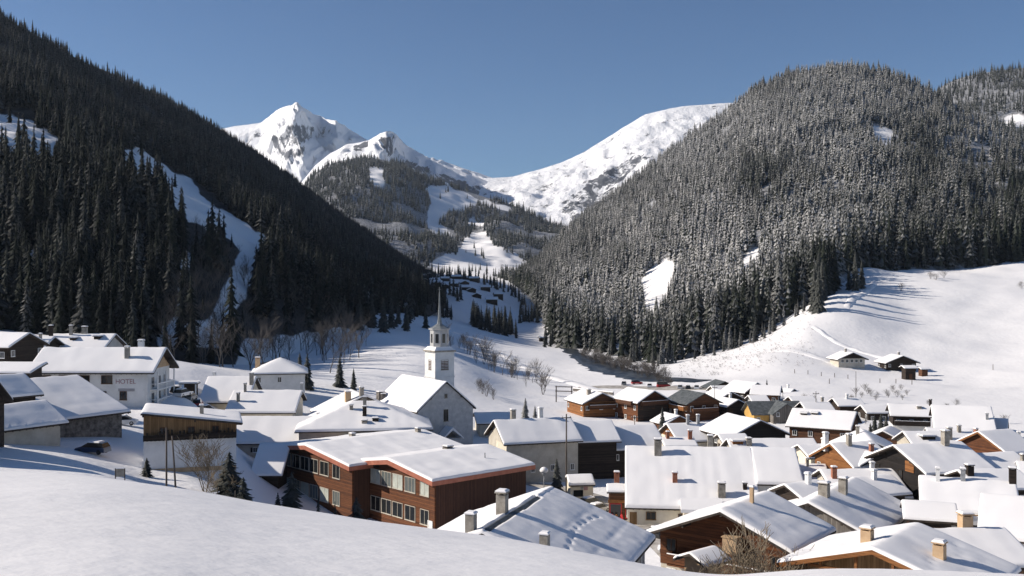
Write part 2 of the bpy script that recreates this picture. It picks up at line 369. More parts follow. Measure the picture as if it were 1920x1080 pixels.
class Loft:
    def __init__(s, px, rows, nu=None, nv=80, step=8, amp=0.0, wav=100., seed=1, rid=False, back=(400, 260), ridge_amp=.15, lin=False):
        """rows: list of (py list, depth list), foot first"""
        s.U = np.arange(px[0], px[-1] + .1, step)
        K = len(rows); q = []; d = []
        for py, Y in rows:
            if lin: q.append(np.interp(s.U, px, (540 - np.array(py, float)) / FPX)); d.append(np.exp(np.interp(s.U, px, np.log(np.array(Y, float))))); continue
            q.append(herm(s.U, px, (540 - np.array(py, float)) / FPX)); d.append(np.exp(herm(s.U, px, np.log(np.array(Y, float)))))
        q = np.array(q); d = np.array(d); tk = np.linspace(0, 1, K); t = np.linspace(0, 1, nv); s.t = t
        Z = np.zeros((len(s.U), nv)); Y = np.zeros_like(Z)
        for i in range(len(s.U)):
            Y[i] = herm(t, tk, d[:, i]); Z[i] = herm(t, tk, q[:, i] * d[:, i]) if K > 2 else np.interp(t, tk, q[:, i] * d[:, i])
        if lin:
            for j in range(nv):
                wj = s.U + 26 * fbm(t[j] * 6.0, seed * 1.7, seed, 3) * (1 - t[j]) ** .6; Y[:, j] = np.interp(wj, s.U, Y[:, j]); Z[:, j] = np.interp(wj, s.U, Z[:, j])
        X = (s.U[:, None] - 960) / FPX * Y
        nz = ridged(X / wav, Y / wav * .6, seed, 7, .55) if rid else fbm(X / wav, Y / wav, seed, 5)
        w = np.clip(np.minimum(t / .15, 1), 0, 1) * (ridge_amp + (1 - ridge_amp) * np.clip((1 - t) / .25, 0, 1))
        Z = Z + amp * nz * w[None, :] * (np.clip(np.minimum(s.U - s.U[0], s.U[-1] - s.U) / 150, .08, 1)[:, None] if lin else 1)
        s.X, s.Y, s.Z = X, Y, Z
        bx, by, bz = [X], [Y], [Z]
        for f in (.3, 1.0, 2.5):
            yb = Y[:, -1:] + back[0] * f; bx.append((s.U[:, None] - 960) / FPX * yb); by.append(yb); bz.append(Z[:, -1:] - back[1] * f)
        s.AX, s.AY, s.AZ = np.concatenate(bx, 1), np.concatenate(by, 1), np.concatenate(bz, 1)
    def pix(s, X, Y, Z): return 960 + FPX * X / Y, 540 - FPX * Z / Y
    def build(s, name, mat, attrs=None):
        co = np.stack([s.AX, s.AY, s.AZ], -1).reshape(-1, 3)
        s.o = tag(obj(name, mesh_np(name, co, grid_faces(*s.AX.shape), [MAT[mat]], True, attrs)), kind='structure'); return s.o
    def scatter(s, n, seed):
        r = np.random.default_rng(seed)
        ax = np.gradient(s.X, axis=0) ; ay = np.gradient(s.Y, axis=1)
        w = np.abs(ax * ay); w[(s.U < -150) | (s.U > 2120)] = 0; w = w[:-1, :-1].ravel(); w = w / w.sum()
        c = r.choice(len(w), n, p=w); i = c // (s.X.shape[1] - 1); j = c % (s.X.shape[1] - 1)
        a = r.random(n); b = r.random(n)
        def L(F): return (F[i, j]*(1-a)+F[i+1, j]*a)*(1-b) + (F[i, j+1]*(1-a)+F[i+1, j+1]*a)*b
        return L(s.X), L(s.Y), L(s.Z), s.t[j]
def inpoly(px, py, poly):
    px = np.asarray(px); py = np.asarray(py); ins = np.zeros(px.shape, bool); n = len(poly)
    for i in range(n):
        x1, y1 = poly[i]; x2, y2 = poly[(i+1) % n]
        if y1 == y2: continue
        c = ((y1 > py) != (y2 > py)) & (px < (x2 - x1) * (py - y1) / (y2 - y1) + x1); ins ^= c
    return ins
def clear_mask(px, py, polys, wob=6, seed=0):
    qx = px + wob * vnoise(px / 14, py / 14, seed); qy = py + wob * vnoise(px / 14 + 50, py / 14, seed)
    m = np.zeros(np.shape(px), bool)
    for p in polys: m |= inpoly(qx, qy, p)
    return m

# left mountain in the shade
LPX = [-2600,-1600,-900,-400,0,150,300,400,500,600,700,780,840]  # columns left of the frame added and raised to shade the forest
ML = Loft(LPX, [
 ([640,600,575,605,634,650,676,690,678,648,630,605,575],[130,190,320,300,300,290,280,290,330,400,480,560,750]),
 ([330,300,380,405,350,372,415,440,495,540,562,572,556],[180,260,430,430,430,430,430,470,480,520,580,680,900]),
 ([0,0,190,262,258,298,345,398,452,500,530,545,545],[230,320,560,540,520,520,535,540,550,620,720,850,1100]),
 ([-400,-330,20,150,178,212,272,322,382,440,490,516,536],[280,385,650,650,650,700,750,780,820,900,1050,1250,1500]),
 ([-700,-540,-130,-60,32,112,181,238,303,377,446,500,531],[330,450,750,850,950,1050,1200,1300,1400,1500,1600,1700,1800])],
 nv=120, step=7, amp=7, wav=70, seed=21, back=(300, 200))
CL_L = [[(-60,205),(0,213),(60,228),(118,262),(118,338),(60,338),(-60,330)],
        [(228,280),(262,280),(318,312),(332,330),(332,395),(280,380),(235,360)],
        [(334,326),(352,328),(380,370),(430,402),(500,446),(512,470),(470,492),(440,508),(452,470),(425,446),(378,428),(345,410),(338,380)],
        [(436,500),(478,488),(462,545),(425,610),(385,640),(405,580)],
        [(345,470),(360,470),(352,540),(338,600),(326,600)],[(300,610),(440,600),(430,650),(290,650)],
        [(560,478),(598,490),(594,525),(565,510)],[(638,520),(660,522),(655,552),(640,548)],[(680,540),(700,548),(698,575),(682,570)],
        [(40,450),(60,450),(78,560),(62,560)],[(0,520),(26,525),(20,575),(0,575)],[(262,420),(272,420),(280,570),(262,575)],
        [(455,640),(760,600),(800,640),(620,700),(440,700)]]
# right mountain in the sun
MR = Loft([925,960,1000,1040,1060,1130,1240,1330,1450,1540,1620,1700,1800,1900,2100,2500], [
 ([535,540,562,640,657,679,701,666,632,585,509,511,512,496,445,385],[1550,1300,1000,640,590,540,480,500,510,525,650,665,675,690,710,750]),
 ([531,529,536,575,573,566,548,498,438,398,372,372,385,392,395,350],[1570,1400,1170,920,880,840,780,790,790,800,830,850,840,820,840,860]),
 ([527,519,490,456,434,380,297,231,153,131,129,149,201,263,332,300],[1600,1580,1560,1530,1500,1480,1450,1420,1400,1380,1370,1330,1250,1150,1100,1100])],
 nv=100, step=7, amp=9, wav=90, seed=31, back=(300, 200))
CL_R = [[(1196,522),(1245,484),(1268,500),(1258,560),(1215,612),(1204,565)],[(1388,492),(1404,470),(1432,468),(1430,512),(1396,516)],[(1462,490),(1490,476),(1490,505),(1464,508)],
        [(1634,236),(1660,236),(1692,258),(1660,276),(1636,262)],[(1320,690),(1480,600),(1590,540),(1600,700)]]
# wooded mountain at the far right
MF = Loft([1640,1700,1760,1800,1850,1920,2100,2500], [
 ([400,400,400,400,400,400,400,400],[1500]*8),
 ([300,245,168,148,136,126,112,110],[2300,2350,2400,2400,2400,2400,2350,2300])], nv=60, step=10, amp=20, wav=220, seed=41)
CL_F = [[(1866,218),(1900,212),(1924,216),(1924,236),(1890,234)]]
# wooded hill in the middle of the valley head
MH = Loft([470,520,560,590,640,700,740,790,850,900,950,1000,1050,1110], [
 ([516]*14,[1900]*14),
 ([470,455,440,420,410,405,405,420,440,452,455,462,470,480],[2350]*14),
 ([430,400,360,326,303,297,306,331,352,366,380,402,425,450],[3000,3000,3000,3000,3000,3000,3000,3000,3000,2950,2900,2850,2800,2700])],
 nv=80, step=5, amp=26, wav=230, seed=51, back=(500, 250), ridge_amp=.1)
CL_H = [[(690,312),(712,318),(730,352),(712,356),(695,338)],[(795,350),(850,350),(905,380),(862,392),(838,398),(812,425),(796,408),(812,384)],
        [(800,500),(858,470),(882,440),(905,430),(930,462),(990,492),(1000,520),(800,520)],[(905,372),(960,395),(950,402),(900,384)],
        [(790,420),(822,416),(860,440),(830,444)],[(1000,480),(1030,486),(1010,494)],[(880,408),(915,420),(905,428),(878,418)]]
# snowy shoulder and peaks behind
MS = Loft([520,560,590,620,650,690,726,745,765,800,850,900,960], [
 ([440,440,440,430,420,410,410,410,415,420,430,440,440],[3600]*13),
 ([400,350,312,288,274,264,247,254,275,296,318,335,360],[4450,4400,4350,4350,4300,4200,3950,4150,4350,4450,4500,4500,4500])], nv=70, step=4, amp=42, wav=210, seed=61, rid=True, lin=True, back=(500, 350))
MP = Loft([380,440,490,520,556,600,630,652,700,760,830,900,960], [
 ([430,430,430,430,430,430,430,430,430,430,430,430,430],[4800]*13),
 ([250,236,232,207,196,222,226,243,272,292,306,326,345],[6100,6050,6000,5600,5150,5750,5500,5900,6100,6100,6100,6100,6100])], nv=120, step=3, amp=75, wav=330, seed=72, rid=True, lin=True, back=(600, 500), ridge_amp=.12)
MW = Loft([860,920,960,1000,1050,1100,1180,1210,1280,1350,1450,1600], [
 ([470,460,450,445,440,440,440,440,440,440,440,440],[3300]*12),
 ([338,334,331,322,306,283,233,214,200,194,190,230],[4600]*12)], nv=100, step=5, amp=20, wav=150, seed=83, rid=True, lin=True, back=(600, 400), ridge_amp=.12)
def mask_attr(L, polys, it=3):
    px, py = L.pix(L.AX, L.AY, L.AZ); m = clear_mask(px, py, polys).astype(float)
    for _ in range(it):
        q = np.pad(m, 1, mode='edge'); m = (q[1:-1, 1:-1]*2 + q[:-2, 1:-1] + q[2:, 1:-1] + q[1:-1, :-2] + q[1:-1, 2:]) / 6
    return m.ravel()
def loft_z(L, px, Y):
    i = int(np.clip(round((px - L.U[0]) / (L.U[1] - L.U[0])), 0, len(L.U) - 1)); o_ = np.argsort(L.Y[i])
    return float(np.interp(Y, L.Y[i][o_], L.Z[i][o_], left=-999))
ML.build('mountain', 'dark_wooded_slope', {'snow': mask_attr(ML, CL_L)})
MR.build('mountain', 'wooded_slope', {'snow': mask_attr(MR, CL_R)})
MF.build('mountain', 'wooded_slope', {'snow': mask_attr(MF, CL_F)})
MH.build('hill', 'wooded_slope', {'snow': mask_attr(MH, CL_H)})
ROCK = {'s': [[(660,268),(684,264),(690,280),(664,282)],[(712,262),(738,256),(748,300),(724,290)],[(700,270),(770,300),(960,380),(940,392),(800,330)]],
        'p': [[(534,240),(560,232),(590,236),(582,262),(540,272)],[(510,250),(540,250),(536,285),(508,275)],[(520,285),(570,275),(570,292),(530,300)]],
        'w': [[(1040,390),(1120,330),(1190,290),(1220,290),(1080,420)]]}
def rock_attr(L, polys, inside, outside):
    px, py = L.pix(L.AX, L.AY, L.AZ); return np.where(clear_mask(px, py, polys, 5), inside, outside).ravel()
MS.build('mountain', 'snowy_peak', {'rock': rock_attr(MS, ROCK['s'],   .2, -.02)})
MP.build('mountain', 'snowy_peak', {'rock': rock_attr(MP, ROCK['p'], .14, .0)})
MW.build('mountain', 'snowy_peak', {'rock': rock_attr(MW, ROCK['w'], .13, .0)})
# ------------------------------------------------------------------ trees
def conifer_geo(whorls, blades, seed, rad=.15, droop=.35, core=True, trunk=False):
    """unit-height spruce: drooping branch blades in whorls round a trunk; returns verts, tris, per-vertex frost"""
    r = random.Random(seed); v = []; f = []; fr = []
    for k in range(whorls):
        t = (k + .3) / whorls; z = .06 + .92 * t ** .92
        rr = rad * (1 - t) ** .8 * (1 + .15 * r.uniform(-1, 1)) + .008
        off = r.random() * 6.28
        for b in range(blades):
            a = off + 6.2832 * (b + r.uniform(-.3, .3)) / blades; R_ = rr * r.uniform(.6, 1.18)
            if r.random() < .06: continue
            w = R_ * (.62 if blades < 8 else .42); zd = R_ * droop * r.uniform(.7, 1.6); c, s = math.cos(a), math.sin(a); i = len(v)
            zz = z + r.uniform(-.3, .3) * .9 / whorls
            v += [(0, 0, zz + .03), (c*R_*.55 - s*w*.5, s*R_*.55 + c*w*.5, zz - zd*.75), (c*R_, s*R_, zz - zd), (c*R_*.55 + s*w*.5, s*R_*.55 - c*w*.5, zz - zd*.75), (c*R_*.5, s*R_*.5, zz - zd*.15 + .006)]
            f += [(i, i+1, i+4), (i+1, i+2, i+4), (i+2, i+3, i+4), (i+3, i, i+4)] if blades >= 6 else [(i, i+1, i+2), (i, i+2, i+3)]
            g = r.uniform(-.15, .15); fr += [.35+g, .8+g, 1.+g, .8+g, .75+g]
    i = len(v); v += [(0, 0, 1.0), (.012, 0, .9), (-.006, .01, .9), (-.006, -.01, .9)]; f += [(i, i+1, i+2), (i, i+2, i+3), (i, i+3, i+1)]; fr += [.7]*4
    if core:
        i = len(v); n = 5
        for z, q in ((.08, .45), (.5, .42)):
            for j in range(n): a = 6.2832*j/n; v.append((math.cos(a)*rad*q*(1-z), math.sin(a)*rad*q*(1-z), z)); fr.append(0.)
        v.append((0, 0, .95)); fr.append(.1)
        for j in range(n):
            k2 = (j+1) % n; f += [(i+j, i+k2, i+n+k2), (i+j, i+n+k2, i+n+j), (i+n+j, i+n+k2, i+2*n)]
    if trunk:
        i = len(v); n = 4
        for z, q in ((-.06, .014), (.12, .012)):
            for j in range(n): a = 6.2832*j/n; v.append((math.cos(a)*q, math.sin(a)*q, z)); fr.append(0.)
        for j in range(n): k2 = (j+1) % n; f += [(i+j, i+k2, i+n+k2), (i+j, i+n+k2, i+n+j)]
    # compact unused 5th vertices is not worth it
    return np.array(v, np.float32), np.array(f, np.int32), np.array(fr, np.float32)
GEO_FAR = [conifer_geo(4, 4, 100 + k, .2, .8, True) for k in range(5)]
GEO_MID = [conifer_geo(7, 5, 200 + k, .19, .75, True) for k in range(6)]
GEO_NEAR = [conifer_geo(15, 8, 300 + k, .15, .5, True) for k in range(6)]

def merged_forest(name, label, X, Y, Z, H, FR, TI, geos, seed, W=None):
    r = np.random.default_rng(seed); n = len(X); pick = r.integers(0, len(geos), n); ang = r.random(n) * 6.2832
    V = []; F = []; A = []; T = []; base = 0
    for g, (v, f, fr) in enumerate(geos):
        idx = np.nonzero(pick == g)[0]
        if not len(idx): continue
        c, s = np.cos(ang[idx])[:, None], np.sin(ang[idx])[:, None]; h = H[idx][:, None]; w = h * (W[idx][:, None] if W is not None else 1)
        vx = (v[None, :, 0]*c - v[None, :, 1]*s) * w + X[idx][:, None]; vy = (v[None, :, 0]*s + v[None, :, 1]*c) * w + Y[idx][:, None]; vz = v[None, :, 2]*h + Z[idx][:, None]
        V.append(np.stack([vx, vy, vz], -1).reshape(-1, 3)); F.append((f[None] + (np.arange(len(idx)) * len(v))[:, None, None] + base).reshape(-1, 3)); base += len(idx) * len(v)
        A.append((fr[None] * FR[idx][:, None]).ravel()); T.append(np.repeat(TI[idx], len(v)))
    o = obj(name, mesh_np(name, np.concatenate(V), np.concatenate(F), [MAT['conifer_needles']], False, {'frost': np.concatenate(A), 'tint': np.concatenate(T)}))
    return tag(o, label, 'forest', kind='stuff')

INDIV = []      # candidate single trees: (size in picture, X, Y, Z, h, frost, tint, zone)
def forest(L, n, seed, polys, hmean, name, label, geos, frost_fn, tint_fn, indiv_zone=None, clear_extra=None, wide=1.0, hfn=lambda t, Y: 1.0):
    X, Y, Z, t = L.scatter(n, seed); r = np.random.default_rng(seed + 1)
    px, py = L.pix(X, Y, Z)
    keep = ~clear_mask(px, py, polys, 5, 3)
    stray = clear_mask(px, py, polys, 5, 3) & (r.random(n) < .012)
    keep |= stray
    keep &= (px > -130) & (px < 2080) & ~((px < -30) & (py > 700))
    if clear_extra is not None: keep &= clear_extra(X, Y, Z, px, py, r)
    H = hmean * np.clip(r.normal(1, .28, n) + .2*fbm(X/35, Y/35, 61, 2), .4, 1.7) * hfn(t, Y); Z = Z - .4
    FR = frost_fn(px, py, t, r); TI = tint_fn(px, py, t, r)
    if indiv_zone:
        vis = keep & (px > 0) & (px < 1920)
        for k in np.nonzero(vis)[0]: INDIV.append((H[k] / Y[k], X[k], Y[k], Z[k], H[k], FR[k], TI[k], indiv_zone, k))
    return dict(X=X, Y=Y, Z=Z, H=H, FR=FR, TI=TI, keep=keep, name=name, label=label, geos=geos, seed=seed, wide=wide)

def cl_left(X, Y, Z, px, py, r):
    thin = fbm(X / 40, Y / 40, 77, 3) > -.75
    opn = inpoly(px, py, [(330,380),(455,470),(470,520),(440,620),(400,680),(320,680)]); thin &= ~(opn & (r.random(len(px)) > np.where(py < 450, .04, .5)))
    edge = (px > 280) & (px < 620) & (py > 560) & (r.random(len(px)) < .6)
    run = inpoly(px, py, [(330,326),(356,330),(515,468),(480,540),(425,500),(400,480),(338,450)]); thin &= ~(run & (r.random(len(px)) > .03))
    run2 = inpoly(px, py, [(425,490),(485,490),(470,580),(430,650),(370,670),(395,590)]); thin &= ~(run2 & (r.random(len(px)) > .12))
    return thin & ~edge
FOR = []
FOR.append(forest(ML, 27000, 401, CL_L, 13.5, 'forest', 'dense dark conifer forest covering the shaded mountainside on the left', GEO_MID,
   lambda px, py, t, r: np.clip(.02 + .14 * np.clip((t - .45) * 2, 0, 1) + r.normal(0, .07, len(px)), 0, .16 + .2*(t > .5)), lambda px, py, t, r: np.clip(r.normal(.12, .2, len(px)) + .12*np.clip(fbm(px/50, py/50, 66, 3), -1, 1), 0, 1), 'left', cl_left, 1.15, lambda t, Y: np.interp(Y, [430, 540, 800, 1100], [1.3, 1.0, .72, .58])))
def frost_right(px, py, t, r):
    big = .5 + .35 * fbm(px / 160, py / 120, 91, 3)
    low = np.clip((t - .05) / .3, 0, 1)
    right = 1 - .55 * np.clip((px - 1480) / 330, 0, 1) * np.clip((py - 120) / 200, .4, 1)
    return np.clip((.14 + .95 * low * big * 1.6) * right + r.normal(0, .13, len(px)) + .18*fbm(px/38, py/45, 95, 2), 0, 1.4)
def cl_right(X, Y, Z, px, py, r): return (fbm(X / 30, Y / 30, 78, 3) > -.95) & ~((px > 1565) & (px < 1860) & (py > 512 - 8*(px > 1700)))
FOR.append(forest(MR, 22500, 402, CL_R, 14.5, 'forest', 'frosted grey green conifer forest on the sunlit mountainside at right', GEO_MID,
   frost_right, lambda px, py, t, r: np.clip(r.normal(.45, .3, len(px)), 0, 1), 'right', cl_right, 1.22, lambda t, Y: np.interp(t, [.05, .2, .5, 1], [1.45, 1.15, .9, .75])))
FOR.append(forest(MF, 4200, 403, CL_F, 16, 'forest', 'distant forest on the rounded mountain behind at far right', GEO_FAR,
   lambda px, py, t, r: np.clip(r.normal(.45, .15, len(px)), 0, 1), lambda px, py, t, r: r.random(len(px))))
def cl_hill(X, Y, Z, px, py, r): return (fbm(X / 120, Y / 120, 79, 3) > -.55)
FOR.append(forest(MH, 12000, 404, CL_H, 17, 'forest', 'distant frosted forest on the rounded hill at the valley head', GEO_FAR,
   lambda px, py, t, r: np.clip(.42 + r.normal(0, .16, len(px)), 0, 1), lambda px, py, t, r: r.random(len(px)), None, cl_hill, 1.25))

def near_tree_mesh(k, name='conifer'):
    v, f, fr = GEO_NEAR[k]; return v, f, fr
INDIV.sort(key=lambda a: -a[0])
# hide-test: skip candidates that a nearer, larger pick stands right in front of
chosen = []; grid = {}
for c in INDIV:
    px = 960 + FPX * c[1] / c[2]; top = 540 - FPX * (c[3] + c[4]) / c[2]; key = (int(px // 5), int(top // 9))
    if key in grid: continue
    grid[key] = 1; chosen.append(c)
    if len(chosen) >= 200: break
for F in FOR:
    zone = {'left': 0, 'right': 1}
taken = {'left': set(), 'right': set()}
for c in chosen: taken[c[7]].add(c[8])
TMESH = {}
def tree_mesh(k, fq, tq):
    key = (k, fq, tq)
    if key not in TMESH:
        v, f, fr = GEO_NEAR[k]
        TMESH[key] = mesh_np('conifer', v, f, [MAT['conifer_needles']], False, {'frost': fr * (fq / 10.0), 'tint': np.full(len(v), tq / 3.0)})
    return TMESH[key]
rt = random.Random(5)
ZL = {'left': ('dark green conifer in the shaded forest on the left mountainside', 'conifers of the left forest'),
      'right': ('frosted conifer at the lower edge of the sunlit forest on the right', 'conifers of the right forest')}
for c in chosen:
    _, x, y, z, h, fr_, ti, zone, _k = c
    o = obj('conifer', tree_mesh(rt.randrange(6), int(round(min(1, fr_) * 10)), int(round(ti * 3))))
    o.location = (x, y, z); w = h * rt.uniform(.9, 1.15); o.scale = (w, w, h); o.rotation_euler = (0, 0, rt.random() * 6.28)
    tag(o, ZL[zone][0], 'tree', ZL[zone][1])
for q, F in enumerate(FOR):
    k = F['keep'].copy()
    if q < 2: 
        for i in taken[('left', 'right')[q]]: k[i] = False
    W = np.full(k.sum(), F['wide'])
    merged_forest(F['name'], F['label'], F['X'][k], F['Y'][k], F['Z'][k], F['H'][k], F['FR'][k], F['TI'][k], F['geos'], F['seed'], W)
# ------------------------------------------------------------------ houses
WINC = {}
def window_meshes(w, h, frame='white_paint', pane='window_glass', bars=1, shutters=None):
    """frame and pane in the plane x=0, looking out along -x, centred on y, sill at z=0"""
    key = (round(w, 2), round(h, 2), frame, pane, bars, shutters)
    if key not in WINC:
        b = MB(); t = .07
        b.box(-.06, .03, -w/2-.02, -w/2+t, 0, h); b.box(-.06, .03, w/2-t, w/2+.02, 0, h)
        b.box(-.06, .03, -w/2+t, w/2-t, h-t, h+.02); b.box(-.1, .03, -w/2-.06, w/2+.06, -.08, t)
        for k in range(bars):
            y = -w/2 + w*(k+1)/(bars+1); b.box(-.045, .02, y-.03, y+.03, t, h-t)
        if shutters:
            for s in (-1, 1):
                y = s*(w/2+.02); b.box(-.05, .0, min(y, y+s*w*.48), max(y, y+s*w*.48), .03, h-.03, 1)
        p = MB(); p.box(-.012, .02, -w/2+t-.01, w/2-t+.01, t-.01, h-t+.01)
        WINC[key] = (b.mesh('window', [MAT[frame], MAT[shutters or frame]]), p.mesh('pane', MAT[pane]))
    return WINC[key]
FACE = {'F': 0, 'B': math.pi, 'L': -math.pi/2, 'R': math.pi/2}

def clip_poly(poly, z, above):
    out = []; n = len(poly)
    for i in range(n):
        a, b = poly[i], poly[(i+1) % n]; ia = (a[1] >= z) == above; ib = (b[1] >= z) == above
        if ia: out.append(a)
        if ia != ib: t = (z - a[1]) / (b[1] - a[1]); out.append((a[0] + t*(b[0]-a[0]), z))
    return out

class House:
    """a pitched-roof building; local x runs along the ridge from the front gable, z=0 is the ground at its base"""
    def __init__(s, root, M, L, hl, hr, pitch, Hr, wall='white_plaster', upper=None, split=None, over=.7, gover=.8, th=.32, hip=0., roof='roof_boards',
                 snow=True, detail=1, fascia=None, dents=(), ribs=0., seed=0, step=None, depth=3.5, bare_ridge=False, right_th=None, fh=.34):
        s.root, s.M, s.L, s.hl, s.hr, s.Hr, s.over, s.gover = root, M, L, hl, hr, Hr, over, gover
        s.tan = math.tan(R(pitch)); s.detail = detail; s.hip = hip; s.th = th if snow else 0
        tan = s.tan; q = .22 if detail > 0 else .16
        s.wl, s.wr = max(hl - over, .02), max(hr - over, .02); s.x0, s.x1 = -L/2 + gover, L/2 - gover
        # ---- walls
        if hip:
            ze = Hr - tan * max(hl, hr) - q
            poly = [(-s.wr, -depth), (s.wl, -depth), (s.wl, ze + over*tan*.5), (-s.wr, ze + over*tan*.5)]; s.ze = ze
        else:
            poly = [(-s.wr, -depth), (s.wl, -depth), (s.wl, Hr - tan*s.wl - q), (0, Hr - q), (-s.wr, Hr - tan*s.wr - q)]; s.ze = Hr - tan*max(hl, hr) - q
            if hl < 1: poly = [(-s.wr, -depth), (0, -depth), (0, Hr - q), (-s.wr, Hr - tan*s.wr - q)]
        if upper and split is not None:
            b = MB(); b.prism(clip_poly(poly, split, False), s.x0, s.x1); b.build('wall', MAT[wall], root, M)
            b = MB(); pr = .05
            up = clip_poly(poly, split, True); up = [(y + (pr if y > 0 else -pr) * (abs(y) > .05), z - (0 if z <= split + 1e-6 else 0)) for y, z in up]
            b.prism(up, s.x0 - pr, s.x1 + pr); b.build('upper_wall', MAT[upper], root, M)
        else:
            b = MB(); b.prism(poly, s.x0, s.x1); b.build('wall', MAT[wall], root, M)
        # ---- roof slab
        b = MB()
        if hip:
            hx = L/2 - hip; top = [(-L/2,-hr),(L/2,-hr),(L/2,hl),(-L/2,hl)]; zc = Hr - tan*max(hl, hr)
            vs = [(x, y, zc) for x, y in top] + [(-hx - .001, 0, Hr), (hx + .001, 0, Hr)] + [(x, y, zc - q) for x, y in top] + [(-hx - .001, 0, Hr - q), (hx + .001, 0, Hr - q)]
            f = [(0,1,5,4),(1,2,5),(2,3,4,5),(3,0,4)]; f += [tuple(i+6 for i in g)[::-1] for g in f] + [(0,6,7,1),(1,7,8,2),(2,8,9,3),(3,9,6,0)]
            b.add(vs, f)
        else:
            if hl < 1: prof = [(-hr, Hr - tan*hr), (0, Hr), (hl, Hr)]
            else: prof = [(-hr, Hr - tan*hr), (0, Hr), (hl, Hr - tan*hl)]
            n = len(prof); lower = [(y, z - q) for y, z in prof]
            vs = [(x, y, z) for x in (-L/2, L/2) for y, z in prof + lower]
            f = []
            for i in range(n-1):
                f += [(i, i+1+0, 2*n+i+1, 2*n+i), (n+i, 3*n+i, 3*n+i+1, n+i+1), (i, n+i, n+i+1, i+1), (2*n+i, 2*n+i+1, 3*n+i+1, 3*n+i)]
            f += [(0, 2*n, 3*n, n), (n-1, 2*n-1, 4*n-1, 3*n-1)]
            b.add(vs, f)
            if detail > 1:      # rafters under the overhang
                for x in np.arange(-L/2 + .3, L/2 - .2, .9):
                    for sg, hw, ww in ((1, hl, s.wl), (-1, hr, s.wr)):
                        if hw < 1: continue
                        y0, y1 = sg*(ww), sg*(hw - .08); z0, z1 = Hr - tan*abs(y0) - q, Hr - tan*abs(y1) - q
                        b.add([(x, y0, z0-.16), (x+.12, y0, z0-.16), (x+.12, y0, z0-.004), (x, y0, z0-.004), (x, y1, z1-.12), (x+.12, y1, z1-.12), (x+.12, y1, z1-.004), (x, y1, z1-.004)],
                              [(0,1,2,3),(4,7,6,5),(0,4,5,1),(3,2,6,7),(0,3,7,4),(1,5,6,2)])
                for yy in (0, s.wl*.55, -s.wr*.55):      # purlin ends carrying the gable overhang
                    z = Hr - tan*abs(yy) - q; b.box(-L/2 + .1, s.x0, yy-.1, yy+.1, z-.26, z-.03)
        s.roof = b.build('roof', MAT[roof], root, M)
        if fascia and not hip:
            b = MB(); xf = -L/2 - .05
            for sg, hw in ((1, hl), (-1, hr)):
                if hw < 1: continue
                y1 = sg*(hw + .03); z1 = Hr - tan*hw; t = .03
                vs = [(x, y, z) for x in (xf, xf + .047) for y, z in ((0, Hr + t), (y1, z1 + t), (y1, z1 - fh), (0, Hr - fh))]
                b.add(vs, [(0,1,2,3),(7,6,5,4),(0,4,5,1),(1,5,6,2),(2,6,7,3),(3,7,4,0)])
            for sg, hw in ((1, hl), (-1, hr)):
                if hw < 1: continue
                y = sg*(hw + .035); z1 = Hr - tan*hw; b.box(-L/2, L/2, min(y, y+sg*.045), max(y, y+sg*.045), z1 - fh + .04, z1 + .03)
            b.build('fascia', MAT[fascia], s.roof)
        # ---- snow lying on the roof
        if snow:
            st = step or (.55 if detail > 1 else (1.0 if detail else 2.0))
            def axis(a, b_, extra=()):
                n = max(2, int((b_ - a) / st)); r = list(np.linspace(a + .3, b_ - .3, n)) if b_ - a > 1 else []
                return np.array(sorted(set([a, a + .03, a + .12, *r, *extra, b_ - .12, b_ - .03, b_])))
            u = axis(-L/2, L/2); v = axis(-hr, hl, (-.25, 0., .25) if hl > 1 else ())
            U, V = np.meshgrid(u, v, indexing='ij')
            if hip: base = Hr - tan * np.maximum(np.sqrt(V**2 + .04) - .2*0, np.abs(U) - (L/2 - max(hl, hr)))
            elif hl < 1: base = Hr - tan * np.maximum(-V, 0)
            else: base = Hr - tan * (np.sqrt(V ** 2 + .09) - .3 * (np.abs(V) > 1e9))
            lim = Hr - tan * np.abs(V) if not hip else base
            base = np.minimum(base, lim) if not hip else base
            def e(d): return np.interp(d, [0, .03, .12, .5], [.04, .75, .95, 1.0])
            dx = np.minimum(U + L/2, L/2 - U); dy = np.minimum(V + hr, hl - V)
            prof = e(dx) * e(dy); inner = np.clip(np.minimum(dx, dy) / .5, 0, 1)
            thk = np.full_like(U, th)
            if right_th is not None: thk = np.where(V < 0, right_th, th)
            Z = base + .015 + thk * prof + inner * .05 * fbm(U / 2.6 + seed * 7.7, V / 2.6, seed % 50, 3) * min(1, th / .35)
            Z = Z - np.where(dy < .6, (.6 - dy) * .06, 0)
            Z = Z + inner * .03 * fbm(U / 1.2 + seed, V / 9 + 3, seed % 31, 3)
            if detail > 1 and not ribs:
                for fr_ in (.42, .74): Z = Z - np.clip(.03 + .03*fbm(U/2.2 + fr_*9, U*0 + seed, seed, 2), 0, 1) * inner * np.exp(-((np.abs(V) - fr_*np.where(V > 0, hl, hr)) / .3) ** 2)
            if ribs: Z = Z + inner * ribs * np.cos(U * 2 * math.pi / .8)
            for (a, b2, rad, dep) in dents: Z = Z - dep * np.exp(-((U - a) ** 2 + (V - b2) ** 2) / rad ** 2)
            if bare_ridge: Z = np.where((np.abs(V) < .3) & (dx > .5) & (U < bare_ridge), Hr - tan*np.abs(V) + .03, Z)
            ov = .06
            UU = np.where(np.isclose(U, -L/2), U - 0.001, U)
            o = obj('roof_snow', mesh_np('roof_snow', np.stack([UU, V, np.maximum(Z, lim + .012) if not hip else Z], -1).reshape(-1, 3), grid_faces(*U.shape), [MAT['roof_snow']], True), s.roof)
